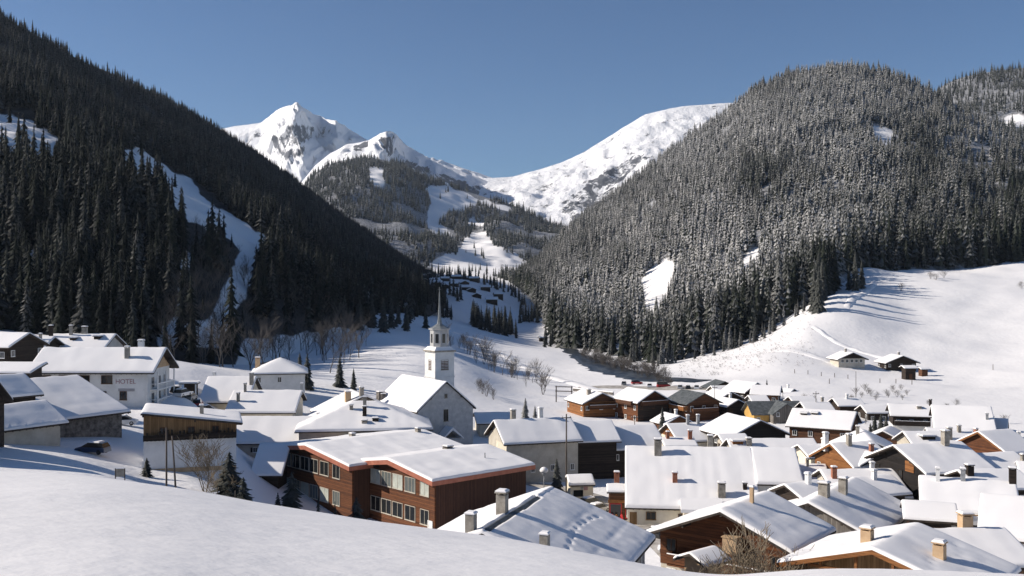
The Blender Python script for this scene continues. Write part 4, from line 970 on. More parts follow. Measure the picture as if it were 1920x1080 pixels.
h = house('grey-roofed house behind orange-gabled chalet, ridge towards viewer', (1634,823), 177, 77, 15, 6, 5.5, 25, wall='beige_plaster', detail=1, minH=7); h.windows('L', 3, 1); h.chimney(.7, .2, .6, 1.2)
h = house('big black wooden barn with snowy roof and one long chimney shadow', (1674,831), 150, 15, 12.2, 7.2, 7.6, 22, name='barn', wall='black_wood', detail=2, minH=10.5, group=VG, gover=1.2); h.chimney(.7, -.12, .9, 1.9); h.windows('F', 3, 2, frame='dark_wood')
b = MB(); b.prism([(-3.4, 0), (-1.4, 0), (-1.4, 1.6), (-3.4, 1.6)], h.x0 - .1, h.x0 - .003); b.build('orange_panel', MAT['orange_wood'], h.root, Matrix.Translation((0, 0, h.Hr - 3.6)))  # small orange panel high on the dark gable
h = house('long grey-white snow roof in front of the ochre-walled lodge', (1692,806), 192, 2, 13.5, 5, 6.4, 24, wall='beige_plaster', detail=1, minH=6); h.chimney(.58, -.45, .8, 1.9); h.dormer(.28, -.5, 2.4, .9); h.chimney(.8, -.1, .6, 1.0); h.windows('R', 4, 1)
h = house('snow-roofed house right of the black barn with dark eave', (1815,847), 152, 12, 8.2, 5, 6.8, 24, wall='dark_wood', detail=1, minH=6.5); h.windows('R', 3, 1); h.chimney(.9, -.4, .5, .8)
h = house('reddish-brown gabled chalet near the right edge under conifers', (1833,806), 184, 24, 8.5, 5.5, 6.4, 27, name='chalet', wall='red_brown_wood', detail=1, minH=6.5, fascia='orange_wood'); h.windows('F', 2, 1); h.windows('R', 2, 1)
h = house('long white-roofed house with four chimneys at lower right', (1722,889), 127, -21, 11.2, 5, 9.2, 21, wall='blue_grey_plaster', detail=2, minH=7, th=.45); h.chimney(.2, -.12, .45, 1.3, 'white_plaster'); h.chimney(.46, -.08, .55, 1.2, 'grey_metal'); h.chimney(.96, -.05, .8, 1.5, 'dark_wood'); h.dormer(.55, -.85, 1.4, .35, 'honey_wood')
h = house('white-walled house with bright snow slope at right edge, shuttered window', (1838,922), 112, -28, 13, 6.5, 7.2, 23, wall='white_plaster', detail=2, minH=7.5, th=.45); h.window('R', -.4, h.ze - 2.4, 2.4, 1.7, .04, frame='dark_wood', pane='curtain'); h.window('R', 4.6, h.ze - 2.2, 1.0, 1.3, .04, frame='dark_wood'); h.chimney(.62, -.05, .75, 2.0, 'chimney_brick')
h = house('low dark-eaved house between long white roof and right edge', (1795,878), 140, 6, 9, 4, 5, 20, wall='dark_wood', detail=1, minH=5); h.chimney(.1, -.3, .9, 1.1, 'dark_wood'); h.windows('R', 3, 1)
# ---- row of chalets beyond
h = house('chalet with white roof and orange end wall, leftmost of the far row', (1130,735), 279, 109, 13.6, 6.2, 6.0, 25, name='chalet', wall='orange_wood', detail=1, minH=6.8, upper='brown_wood', split=4.4)
h.chimney(.35, .35, 1.0, 1.2); h.windows('F', 3, 1); h.windows('L', 2, 1); h.balcony('F', 2.6, 8)
h = house('dark red-brown chalet with white roof and balcony, second of far row', (1228,731), 274, 120, 12.5, 6, 6, 27, name='chalet', wall='red_brown_wood', detail=1, minH=8)
h.windows('F', 3, 2, frame='brown_wood', pane='pale_glass'); h.windows('L', 3, 2, frame='white_paint'); h.balcony('F', 4.6, 9); h.balcony('L', 4.6, 8)
b = MB(); b.box(h.x0 - .12, h.x0 - .004, -h.wr, h.wl, -2, h.ze + .3); b.build('gable_cladding', MAT['dark_wood'], h.root)
h = house('chalet with bare grey roof and orange balcony, third of far row', (1322,737), 272, 112, 12, 5.8, 6, 26, name='chalet', wall='brown_wood', roof='roof_slate', snow=False, th=0, detail=1, minH=8, over=.9)
h.windows('F', 3, 2, 1.0, 1.5); h.balcony('L', 3.4, 10, 1.3, 0, 'orange_wood'); h.balcony('F', 2.9, 8, 1.2, 0, 'brown_wood'); h.windows('L', 3, 1)
h = house('small dark chalet directly behind the grey-roofed orange-balcony one', (1372,733), 300, 112, 10, 5, 5, 26, name='chalet', wall='dark_wood', detail=1); h.windows('F', 2, 1); h.windows('L', 2, 1)
# yellow and grey building
h = house('yellow-walled building with grey shingled round-topped front gable', (1399,752), 268, 3, 14.5, 5, 5.2, 30, wall='yellow_boards', roof='roof_slate', snow=False, th=0, detail=1, minH=7.6, over=.6)
h.windows('R', 5, 1, .8, 1.0, skip=((0, 1), (0, 2), (0, 3)))
w2 = wing(h, 9.5, 3.9, 3.9, 36, h.Hr + .25, 1.2, -3.6, 90, wall='grey_wood', roof='roof_slate', snow=False, detail=1, over=.35, gover=.3)
w2.windows('F', 2, 2, .8, 1.0, zt=w2.ze + 1)
h = house('white-roofed chalet with broad black gable in front of yellow building', (1427,786), 215, 109, 13.8, 7.6, 7.4, 24, name='chalet', wall='black_wood', detail=1, minH=6.5, fascia='dark_wood'); h.windows('F', 3, 1, frame='dark_wood'); h.windows('L', 3, 1); h.door('F', 3, 1.2)
h = house('snow-roofed chalet with dark right gable and two roof hatches', (1607,770), 226, 151, 14.5, 7, 6.6, 25, name='chalet', wall='brown_wood', detail=1, minH=6.6); h.dormer(.62, .35, 1.3, .6); h.dormer(.78, .4, 1.3, .6); h.windows('F', 3, 1, frame='dark_wood'); h.windows('L', 4, 1)
h = house('white roof just above the chalet with two roof hatches', (1500,752), 262, 5, 8, 4, 4.5, 24, wall='dark_wood', detail=0, minH=5); h.windows('R', 2, 1); h.chimney(.8, .2, .6, 1.0)
h = house('house with white lower wall and dark timber upper floor at right', (1664,755), 250, -14, 10.2, 4.6, 5.2, 24, wall='white_plaster', upper='dark_wood', split=4.0, detail=1, minH=8.6); h.windows('R', 3, 2); h.chimney(.98, -.1, .6, 1.3, 'dark_wood'); h.chimney(.7, -.4, 1.0, .3); h.balcony('R', 4.2, 8, 1.2, 0, 'dark_wood')
h = house('long ochre-walled lodge with big plain snow roof at right', (1745,757), 216, -19, 12, 6, 9.2, 24, name='lodge', cat='house', wall='honey_wood', detail=1, minH=8.4, th=.45); h.chimney(.88, -.55, .5, 1.0, 'grey_metal'); h.windows('R', 4, 1, .8, .9, frame='brown_wood')
h = house('dark gabled chalet joined to right end of the ochre lodge', (1891,783), 214, 152, 8, 5.5, 5, 27, name='chalet', wall='dark_wood', detail=1, minH=6.5); h.windows('F', 2, 1); h.windows('L', 2, 1)
h = house('little dark gable peeping above the ochre lodge roof', (1842,763), 246, 118, 7, 4.2, 4.6, 27, name='chalet', wall='dark_wood', detail=0, minH=5.5); h.windows('F', 1, 1)
# back row, small in the picture
BK = [('dark-roofed chalet at the upper edge of village below the open snow', (1360,715), 342, 100, 9, 5.6, 5.6, 24, 'dark_wood', False),
 ('dark chalet with tall gable and yellowish side, upper middle of village', (1421,716), 308, 118, 11, 5.2, 5.2, 30, 'dark_wood', True),
 ('wide white-roofed chalet with dark right gable beside the lone conifer', (1466,722), 300, 160, 9, 5, 5, 25, 'brown_wood', True),
 ('low white-roofed house just left of yellow building top', (1402,740), 284, 5, 5.5, 3, 4, 22, 'grey_plaster', True),
 ('cream house with small white roof behind the dark small chalet', (1332,722), 320, 10, 7, 4, 4, 24, 'cream_plaster', True),
 ('small white roof right of yellow building beside dark bushes', (1478,742), 285, 8, 7.5, 3.5, 4, 22, 'brown_wood', True),
 ('blue-shaded snow roof between second and third far-row chalets', (1247,746), 282, 6, 5, 2.5, 4, 20, 'grey_plaster', True),
 ('snow-roofed shed left of the orange end-walled chalet', (1068,750), 290, 4, 6, 3, 3, 20, 'cream_plaster', True),
 ('white roof tucked behind white-and-timber house at right', (1613,758), 268, 4, 7, 4, 4, 23, 'dark_wood', True)]
for lb, A_, Y_, yw, L_, a_, b_, p_, wm, sn in BK:
    h = house(lb, A_, Y_, yw, L_, a_, b_, p_, name='house', wall=wm, detail=0, snow=sn, th=.35 if sn else 0, minH=5, roof='roof_slate' if not sn else 'roof_boards')
    h.windows('F', 2, 1); h.windows('R' if yw < 90 else 'L', 2, 1)
# chalets alone on the snowy slope
h = house('lone chalet with pale lower wall and dark roof on open slope, left one', (1600,660), 400, 96, 11, 6.6, 6.6, 23, name='chalet', wall='beige_plaster', upper='dark_wood', split=3.6, detail=1, minH=6.0, group=None, th=.3, over=1.1, gover=1.4)
h.windows('F', 5, 1, 1.1, 1.3, zt=3.6, margin=1.6); h.chimney(.5, .1, .7, 1.0)
h = house('lone dark chalet on open slope right of the pale-walled one', (1694,666), 400, 94, 11, 7.4, 7.2, 22, name='chalet', wall='dark_wood', detail=1, minH=5.6, group=None, th=.3, over=1.2, gover=1.5)
h.windows('F', 3, 1, zt=2.6); h.windows('L', 2, 1); h.chimney(.5, -.1, .7, .9)
h = house('tiny snow-covered shed in front of the dark lone chalet', (1690,684), 378, 4, 5.5, 2.2, 2.6, 18, name='shed', wall='dark_wood', detail=0, minH=2.8, group=None); h.door('R', 0)
h = house('small shed right of the dark lone chalet on open slope', (1722,687), 390, 8, 4, 2, 2, 20, name='shed', wall='brown_wood', detail=0, minH=2.6, group=None); h.door('R', 0)
h = house('grey hut standing alone in snow above the village, right part', (1655,731), 335, 4, 3.2, 1.6, 1.6, 20, name='shed', wall='grey_wood', detail=0, minH=2.6, th=.2, group=None); h.door('R', 0)
# ---- nearest roofs
fp = []
for i in range(22):
    t_ = i / 21; fp.append((6.6 - 13.5*t_ + .15*((i % 2)*2-1), -5.0 + .5*math.sin(t_*5), .19, .13))
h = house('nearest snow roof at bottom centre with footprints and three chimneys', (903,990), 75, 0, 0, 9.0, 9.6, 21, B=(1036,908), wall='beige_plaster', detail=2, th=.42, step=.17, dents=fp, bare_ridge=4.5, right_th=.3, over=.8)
h.chimney(.36, .08, .8, 1.5, 'chimney_stone'); h.chimney(.03, .12, .7, 1.3, 'chimney_stone', False); h.chimney(.1, -.46, .65, 1.2, 'chimney_stone', False); h.windows('B', 3, 1); h.windows('R', 4, 1)
b = MB(); b.prism([(-.34, h.Hr - .1), (.34, h.Hr - .1), (.3, h.Hr + .06), (0, h.Hr + .2), (-.3, h.Hr + .06)], -h.L/2 + .6, 4.4); b.build('ridge_cap_shade', MAT['roof_slate'], h.roof)  # bare ridge cap, coloured dark to hold the shadow along it too
h = house('near brown chalet at bottom right, wide dark eave and tan vent box', (1350,953), 95, 0, 0, 8.6, 7.2, 22, B=(1440,917), name='chalet', wall='red_brown_wood', detail=2, th=.36, step=.4, gover=1.9, over=1.2, lower=None) if False else \
    house('near brown chalet at bottom right, wide dark eave and bare shrub', (1350,953), 95, 0, 0, 8.6, 7.2, 22, B=(1440,917), name='chalet', wall='beige_plaster', upper='red_brown_wood', split=2.6, detail=2, th=.36, step=.4, gover=1.9, over=1.2)
h.chimney(.5, -.1, .35, 1.5, 'tan_render', False); h.windows('F', 4, 1, 1.0, 1.2, zt=2.6); h.windows('F', 3, 1, 1.1, 1.3, zt=5.6, frame='brown_wood'); h.balcony('F', 3.0, 12, 1.3, 0, 'red_brown_wood')
b = MB(); b.box(-1.1, 0, -.7, .7, 0, 1.5, 0); b.box(-1.2, .0, -.8, .8, 1.5, 1.6, 0); h.place('oriel', b.mesh('oriel', [MAT['tan_render']]), 'F', -.6, 5.0, .07)
h = house('grey snow roof with two long chimney shadows behind near brown chalet', (1515,938), 115, 0, 0, 8.0, 7.6, 23, B=(1604,893), wall='beige_plaster', upper='grey_wood', split=3.4, detail=2, th=.34, step=.4, gover=1.0)
h.chimney(.25, -.05, 1.1, 1.3, 'chimney_stone'); h.chimney(.5, -.16, .9, 1.6, 'chimney_stone'); h.windows('F', 4, 1)
h = house('nearest chalet in bottom right corner with orange gable boards, tan chimneys', (1635,1024), 80, 0, 0, 8.2, 8.4, 17, B=(1722,977), name='chalet', wall='honey_wood', detail=2, th=.34, step=.4, gover=2.0, over=1.1, fascia='orange_wood', roof='brown_wood', minH=8.5,
    dents=[(-4 + 1.1*i, -4.2 + .6*math.sin(i), .3, .14) for i in range(8)])
h.chimney(.3, .2, .85, .9, 'tan_render'); h.chimney(.42, -.45, .85, .95, 'tan_render'); h.windows('F', 3, 1)
b = MB()
for y in (-4.5, -1.5, 1.5, 4.5): b.box(h.x0 - 1.6, h.x0 - 1.4, y-.1, y+.1, -2, h.Hr - h.tan*abs(y) - .3)
b.box(h.x0 - 1.62, h.x0 - 1.38, -5.5, 5.5, h.Hr - h.tan*5.5 - .62, h.Hr - h.tan*5.5 - .4); b.build('gable_truss', MAT['orange_wood'], h.root)
h = house('snow roof joined behind the bottom right chalet with tan chimney', (1700,990), 92, 4, 9.5, 5.2, 5.6, 19, wall='honey_wood', detail=2, th=.34, step=.5, minH=8); h.chimney(.62, .1, 1.0, 1.1, 'tan_render')
h = house('tiny tan-walled shed left of near brown chalet in shade', (1292,1033), 90, 40, 3.8, 1.9, 1.9, 24, name='shed', wall='tan_render', detail=1, minH=3.2, th=.25, group=None); h.door('F', 0)
# hamlet far up the valley
rh = random.Random(9)
HAM = [(796,521,1080),(812,529,1010),(826,523,1120),(836,533,980),(850,527,1090),(864,535,990),(846,519,1180),(872,526,1100),(886,538,980),(900,533,1060),(894,546,940),(910,548,930),(784,516,1200),(866,517,1240),(820,540,960),(842,545,1030),(880,520,1150),(925,540,1010),(858,520,1290),(805,520,1290)]
side = ['leftmost','second','third']
HL = ['far hamlet house at the foot of the dark left slope','far hamlet house, upper left, half hidden by its neighbours','low far hamlet house nearest the dark forest edge','far hamlet house in the front row above the church spire','far hamlet house with broad roof in middle of the cluster','far hamlet house at the front middle of the cluster','topmost far hamlet house below the dark tree belt','far hamlet house behind the front middle one','lower right far hamlet house in front row','right end far hamlet house of the back row','detached far hamlet house low on the right side','far hamlet house furthest right and lowest','tiny far hamlet house beside the left forest','tiny far hamlet house highest up at right','far hamlet house low on the left side of the cluster','small far hamlet house right below the cluster centre','far hamlet house between back row and tree belt','far hamlet house alone near the right valley wall','faint farthest hamlet house under the tree belt','faint farthest hamlet house beside the left mountain foot']
for (px_, py_, Y_), lb in zip(HAM, HL):
    py_ = 540 - (float(ground_px(px_, Y_)) + 5.0)/Y_*FPX
    h = house(lb, (px_, py_), Y_, rh.choice([5, -8, 12, 100]), rh.uniform(8, 12), rh.uniform(4, 5.5), rh.uniform(4, 5.5), 24, wall='dark_wood', detail=0, th=.5, minH=4.6, group='houses of the far hamlet')
h = house('lone white-roofed hut at the dark forest edge above road', (742,566), 600, 3, 8, 3, 4, 16, name='hut', wall='white_plaster', detail=0, minH=4, group=None)
h = house('dark hut in the blue-shaded valley left of the sunlit forest', (1009,629), 640, 10, 5, 2.5, 2.5, 22, name='hut', wall='dark_wood', detail=0, minH=3.5, group=None)
h = house('small dark shed on valley floor below the dark valley hut', (1031,657), 560, 10, 4, 2, 2, 22, name='hut', wall='dark_wood', detail=0, minH=2.6, group=None)

# more of the packed roofs between the larger houses
BK2 = [('small house with white roof between yellow-gabled house and black-gabled chalet', (1318,800), 236, 10, 7, 4, 4.6, 24, 'dark_wood', 'house'),
 ('little snow-roofed barn right of the steep blue-shaded roof', (1598,893), 144, 20, 7, 4, 4.4, 24, 'dark_wood', 'barn'),
 ('narrow house wedged between orange chalet and grey-white long roof', (1655,806), 205, 60, 9, 4.2, 4.4, 26, 'brown_wood', 'house'),
 ('white-roofed house behind the long grey-white roof, below ochre lodge', (1735,800), 206, -14, 9, 4, 5, 22, 'cream_plaster', 'house'),
 ('dark-walled house below right end of the ochre lodge', (1795,812), 196, 20, 7.5, 4, 4.6, 26, 'dark_wood', 'house'),
 ('snow-roofed house at right edge behind the conifer clump', (1880,815), 196, -16, 9, 4.4, 5, 24, 'brown_wood', 'house'),
 ('cottage with white roof at right edge in front of the conifers', (1905,862), 150, -20, 8, 4, 5, 24, 'dark_wood', 'house'),
 ('low house left of white-and-timber house behind the two-hatch chalet', (1560,745), 280, 4, 8, 4, 4.4, 22, 'dark_wood', 'house'),
 ('tiny dark-gabled chalet left of yellow building', (1385,748), 276, 112, 8, 4, 4, 26, 'dark_wood', 'chalet'),
 ('low shed with white roof beside the parked cars at village edge', (1325,728), 352, 5, 7, 3, 3.2, 20, 'dark_wood', 'shed'),
 ('dark chalet behind the wide white-roofed chalet near lone conifer', (1490,728), 322, 130, 9, 4.5, 4.5, 27, 'dark_wood', 'chalet'),
 ('pale house with snow roof behind grey-roofed third chalet', (1300,733), 312, 8, 9, 4, 4.4, 22, 'cream_plaster', 'house'),
 ('brown barn roof between the far row and yellow-gabled house', (1275,778), 246, 110, 8, 4.2, 4.4, 26, 'brown_wood', 'barn'),
 ('white roof in front of the black-gabled chalet, left side', (1345,812), 206, 6, 6, 3, 4, 20, 'beige_plaster', 'house'),
 ('dark house peeping out right of the orange-gabled chalet roof', (1650,850), 160, 100, 7, 3.6, 3.6, 26, 'black_wood', 'house'),
 ('small house right of the big roofs beside the grey street post', (1495,832), 182, 12, 8, 3.6, 4.2, 22, 'cream_plaster', 'house'),
 ('snow-roofed shed between near brown chalet and two-shadow roof', (1470,905), 126, 30, 6, 3, 3.2, 24, 'dark_wood', 'shed'),
 ('snow-covered shed below long white-roofed house with four chimneys', (1690,935), 118, -18, 6, 3, 3.4, 22, 'dark_wood', 'shed')]
for lb, A_, Y_, yw, L_, a_, b_, p_, wm, nm in BK2:
    h = house(lb, A_, Y_, yw, L_, a_, b_, p_, name=nm, wall=wm, detail=0 if Y_ > 220 else 1, th=.3, minH=4.4)
    h.windows('F', 2, 1, frame='brown_wood'); h.windows('R' if abs(yw) < 80 else 'L', 3, 1, frame='brown_wood')
    if len(lb) % 3: h.chimney(.3 + .05*(len(lb) % 8), -.2, .6, 1.0, ('chimney_stone', 'chimney_brick', 'white_plaster')[len(lb) % 3])
# ------------------------------------------------------------------ strips lying on the ground: roads, river, banks
def strip(name, pts, width, mat, lift=.15, step=2.0, kind='structure', crown=0.0, nv=5, jit=.0, seed=0):
    """pts: (px, Y) directions and depths of the centre line, draped over the ground"""
    xy = np.array([[(p[0]-960)/FPX*p[1], p[1]] for p in pts]); wd = np.array([p[2] if len(p) > 2 else width for p in pts], float)
    d = np.concatenate([[0], np.cumsum(np.hypot(*np.diff(xy, axis=0).T))]); s = np.arange(0, d[-1], step)
    x = herm(s, d, xy[:, 0]); y = herm(s, d, xy[:, 1]); w = np.interp(s, d, wd)
    tx, ty = np.gradient(x), np.gradient(y); l = np.hypot(tx, ty); nx, ny = -ty/l, tx/l
    v = np.linspace(-.5, .5, nv)
    wob = 1 + jit * fbm(s[:, None] / 6 + v[None] * 0 + np.sign(v)[None] * 40, s[:, None] * 0 + .5, seed + 3, 3)
    Xs = x[:, None] + nx[:, None]*w[:, None]*v*wob; Ys = y[:, None] + ny[:, None]*w[:, None]*v*wob
    Zs = ground(Xs, Ys) + lift + crown * (1 - (2*v)**2)[None]* (1 + .4*fbm(Xs/3, Ys/3, seed, 3))
    if crown:
        endt = np.clip(np.minimum(s, d[-1] - s) / (w.mean()*1.6), 0, 1); endt = endt*endt*(3 - 2*endt)
        Zs = ground(Xs, Ys) - .12 + (lift + .12 + (Zs - ground(Xs, Ys) - lift) * (.75 + .5*fbm(s/4.7, s*0 + 3.3, seed + 7, 3))[:, None]) * endt[:, None]
    Zs[:, 0] -= lift + .25; Zs[:, -1] -= lift + .25
    o = obj(name, mesh_np(name, np.stack([Xs, Ys, Zs], -1).reshape(-1, 3), grid_faces(*Xs.shape), [MAT[mat]], True))
    return tag(o, kind=kind)
mat_snow('road_snow', 1.0, .3, 1.5, .3, .1)
mat_two('slush', (.26, .235, .2), (.52, .49, .45), .5, .8, .3)
mat_two('river_water', (.008, .011, .014), (.1, .105, .105), .35, .35, .6, .45, .62)
strip('road', [(735,620,6),(790,585,6),(840,545,6),(890,510,6),(930,480,6),(975,445,6.5),(1030,410,6.5),(1085,375,7),(1130,345,7),(1180,320,7),(1300,300,7)], 6, 'road_snow', .45, 3)
strip('river', [(1055,620,6),(1085,520,12),(1120,470,18),(1160,435,22),(1205,405,20),(1262,380,14),(1330,366,8)], 9, 'river_water', .25, 3, jit=.35, nv=9)
strip('street', [(985,186,4),(1050,182,6),(1110,176,6.5),(1170,164,6),(1215,150,6.5),(1250,136,7),(1275,124,6),(1300,112,5)], 6, 'slush', .12, 2)
strip('bank', [(326,206,3),(350,207,3.5),(386,208,3)], 3, 'slush', .1, 1.5, crown=1.3, nv=9, seed=9)
strip('snow_bank', [(985,168,2),(1030,163,2.4),(1090,158,2.4),(1120,150,2)], 2.4, 'village_snow', .02, .8, crown=.7, nv=11, seed=15)
strip('snow_bank', [(600,345,8),(700,352,9),(800,355,9),(900,350,8)], 8, 'village_snow', .02, 3, crown=.8, nv=11, seed=25)
strip('snow_bank', [(1520,470,3),(1580,440,4),(1650,425,4),(1690,418,3)], 4, 'village_snow', .02, 2, crown=.9, nv=11, seed=35)
strip('snow_bank', [(1586,500,4),(1606,528,5),(1630,560,5),(1640,592,4)], 4, 'village_snow', .02, 2, crown=.9, nv=11, seed=45)
strip('snow_bank', [(1420,440,6),(1500,425,7),(1580,405,6)], 6, 'village_snow', .02, 2, crown=.5, nv=11, seed=55)
strip('parking_lot', [(1085,366,9),(1150,364,13),(1230,358,14),(1300,350,12),(1350,342,8)], 12, 'slush', .2, 2, nv=7)
strip('street', [(1060,262,4),(1130,260,5),(1220,258,5),(1310,256,5),(1370,252,5),(1420,240,5)], 5, 'slush', .12, 2)
strip('track', [(1590,495,3),(1625,520,3),(1650,545,3),(1655,580,3)], 3, 'village_snow', -.3, 2, nv=7, crown=-.0) if False else None

# ------------------------------------------------------------------ bare trees and shrubs
def bare_geo(seed, levels=4, spread=.5, twig=.0025, trunks=1, up=.35):
    r = random.Random(seed); v = []; f = []
    def seg(a, b, ra, rb):
        d = (b - a).normalized(); p = d.orthogonal().normalized(); q = d.cross(p); i = len(v)
        for c, rad in ((a, ra), (b, rb)):
            for k in range(3): t = 2.0944*k; w_ = c + (p*math.cos(t) + q*math.sin(t))*rad; v.append(tuple(w_))
        for k in range(3): k2 = (k+1) % 3; f.append((i+k, i+k2, i+3+k2)); f.append((i+k, i+3+k2, i+3+k))
    def grow(p, d, ln, rad, lev):
        n = 3
        for s_ in range(n):
            d = (d + Vector((r.gauss(0, .1), r.gauss(0, .1), r.gauss(up*.25, .06)))).normalized(); q = p + d*ln/n
            seg(p, q, rad, rad*.8); p = q; rad *= .8
            if lev > 0:
                for _ in range(2 if s_ else 1):
                    a = r.random()*6.28; side = Vector((math.cos(a), math.sin(a), r.uniform(-.1, .5)))
                    grow(p, (d*.75 + side*spread*1.3).normalized(), ln*r.uniform(.5, .72), max(rad*.62, twig), lev-1)
    for t in range(trunks):
        a = 6.28*t/max(trunks, 1)
        d0 = Vector((math.cos(a)*.35, math.sin(a)*.35, 1)).normalized() if trunks > 1 else Vector((0, 0, 1))
        grow(Vector((math.cos(a)*.02*(trunks > 1), math.sin(a)*.02*(trunks > 1), -.03)), d0, .52 if trunks == 1 else .5, .016 if trunks == 1 else .01, levels-1)
    return np.array(v, np.float32), np.array(f, np.int32)
BARE = [mesh_np('bare_tree', *bare_geo(700+k, 4, .42), [MAT['bare_twigs']]) for k in range(4)]
SHRUB = [mesh_np('shrub', *bare_geo(800+k, 3, .6, .005, 5), [MAT['bare_twigs']]) for k in range(3)]
TAN = [mesh_np('bare_tree', *bare_geo(850+k, 4, .55, .004, 4, .5), [MAT['tan_twigs']]) for k in range(2)]
rb = random.Random(77)
def put(name, mesh, px, Y, h, label, cat, group=None, w=1.0, dz=0):
    p = gp(px, Y); p[2] = max(p[2], loft_z(ML, px, Y)); o = obj(name, mesh); o.location = (p[0], p[1], p[2] + dz); o.scale = (h*w, h*w, h); o.rotation_euler = (0, 0, rb.random()*6.28)
    return tag(o, label, cat, group)
def ml_ground(px, Y): return gp(px, Y)
for k in range(120):
    px = rb.uniform(300, 690); Y = rb.uniform(280, 370) + (px > 520)*rb.uniform(10, 90)
    put('bare_tree', BARE[k % 4], px, Y, rb.uniform(8, 15), 'bare grey-brown tree at the foot of the shaded left slope', 'tree', 'bare trees below the left forest', rb.uniform(.8, 1.2))
for k in range(48):
    t = rb.random(); px = 845 + 160*t + rb.uniform(-22, 22); Y = 490 - 120*t + rb.uniform(-40, 14)
    put('bare_tree', (BARE + SHRUB)[k % 7], px, Y, rb.uniform(2.5, 9) if rb.random() < .75 else rb.uniform(8, 12), 'bare brown tree on the bank below the hill road right of the church', 'tree', 'bare trees on the road bank', rb.uniform(.6, 1.1))
for k in range(95):
    t = rb.random(); px = 1085 + 175*t; Y = 520 - 145*t + rb.uniform(-20, 24)
    put('shrub', SHRUB[k % 3], px, Y, rb.uniform(2.5, 6.0), 'bare shrub along the dark river at the edge of the village', 'shrub', 'shrubs along the river', 1.3)
for k, (px, Y, h) in enumerate([(905,300,5.5),(912,296,5),(898,304,4.5),(925,292,4)]):
    put('shrub', SHRUB[k % 3], px, Y, h, 'bare round shrub in the snow field right of the church', 'shrub', 'shrubs in the field by the church', 1.1)
for k in range(9):
    put('shrub', SHRUB[k % 3], 1130 + k*9 + rb.uniform(-5, 5), 250 + rb.uniform(-6, 6), rb.uniform(1.5, 2.6), 'low bare shrub in the snow between grey house and far chalets', 'shrub', 'shrubs before the far chalets', 1.3)
for k in range(14):
    put('shrub', SHRUB[k % 3], rb.uniform(1590, 1720), rb.uniform(300, 335), rb.uniform(1.4, 3.0), 'low bare bush at the upper edge of the right part of village', 'shrub', 'bushes above the right part of village', 1.3)
for k, (px, Y) in enumerate([(1745,600),(1755,596),(1770,602),(1690,562),(1915,570)]):
    put('shrub', SHRUB[k % 3], px, Y, 5, 'snow-dusted bush standing on the open slope below the right forest', 'shrub', 'bushes on the open right slope', 1.4)
# speckle of twigs poking through the snow on the lower right slope
n = 900; px = rng.uniform(1270, 1530, n); YY = rng.uniform(395, 500, n); ok = (YY < 505 - abs(px - 1480)*.22) ; px, YY = px[ok], YY[ok]
V, F = [], []; sv, sf = bare_geo(900, 2, .7, .012, 3)
for i in range(len(px)):
    p = gp(px[i], YY[i]); h = rng.uniform(.35, 1.1) * (1 if rng.random() < .93 else 2.4); F.append(sf + sum(len(a) for a in V)); V.append(sv * h * np.array([1.4, 1.4, 1]) + p)
tag(obj('twigs', mesh_np('twigs', np.concatenate(V), np.concatenate(F), [MAT['bare_twigs']])), 'dry twigs poking through the snow on the lower right slope', 'twigs', kind='stuff')

# ------------------------------------------------------------------ single conifers, with trunk and crown
GEO_FINE = [conifer_geo(24, 10, 500 + k, .2, .45, True) for k in range(3)]
FINE = [mesh_np('crown', v, f, [MAT['conifer_needles']], False, {'frost': fr*.12, 'tint': np.full(len(v), .45)}) for v, f, fr in GEO_FINE]
FINE_W = [mesh_np('crown', v, f, [MAT['conifer_needles']], False, {'frost': fr*.5, 'tint': np.full(len(v), .5)}) for v, f, fr in GEO_FINE]
tb = MB(); tb.tube([(0, 0, -.06), (0, 0, .25), (0, 0, .8)], [.022, .016, .006], 7); TRUNK = tb.mesh('trunk', MAT['bark'])
def conifer(px, Y, h, label, group=None, w=1.0, k=0, white=False, name='conifer', top=None):
    p = gp(px, Y)
    if top: h = (540 - top)/FPX*Y - p[2]
    root = empty(name, p, random.random()*6.28); root.scale = (h*w, h*w, h); tag(root, label, 'tree', group)
    obj('crown', (FINE_W if white else FINE)[k % 3], root); obj('trunk', TRUNK, root); return root
conifer(637, 268, 8.2, 'larger of the two dark conifers standing on the field left of church', w=1.25, k=0)
conifer(663, 264, 6.2, 'smaller of the two dark conifers standing on the field left of church', w=.95, k=1)
conifer(562, 262, 9, 'dark conifer right behind the pyramid-roofed white house, left one', None, 1, 2)
conifer(576, 258, 9.5, 'dark conifer at the right corner of the pyramid-roofed white house', None, 1.1, 0)
conifer(430, 113, 0, 'broad dark conifer beside the tan bare tree at the foot of plaster house', None, 2.2, 1, top=846)
conifer(456, 111, 0, 'low dark conifer bush right of the broad one by plaster house', None, 1.7, 2, top=893)
conifer(547, 128, 0, 'dark conifer in front of left end of red-brown apartments', None, 1.6, 0, top=882)
conifer(521, 131, 0, 'low conifer bush left of the conifer before the apartments', None, 1.1, 1, top=922)
conifer(597, 132, 0, 'small slim conifer in front of apartment windows', None, .5, 2, top=925)
conifer(628, 136, 0, 'tiny slim conifer near the recess of the apartment building', None, .5, 1, top=938)
conifer(668, 134, 0, 'dark bushy conifer at the recess between both apartment blocks', None, 1.7, 0, top=930)
conifer(1044, 171, 7.6, 'conifer beside the utility pole in front of the grey house', None, 1.05, 1)
conifer(1242, 246, 7.4, 'green conifer between second and third chalet of the far row', None, .9, 2)
conifer(1438, 318, 5.2, 'lone slim dark conifer in the snow above the village', None, .7, 0)
conifer(985, 262, 5.6, 'frosted conifer behind the grey house, left of a pair', None, 1.2, 1, True)
conifer(1003, 258, 4.4, 'frosted conifer behind the grey house, right of a pair', None, 1.0, 2, True)
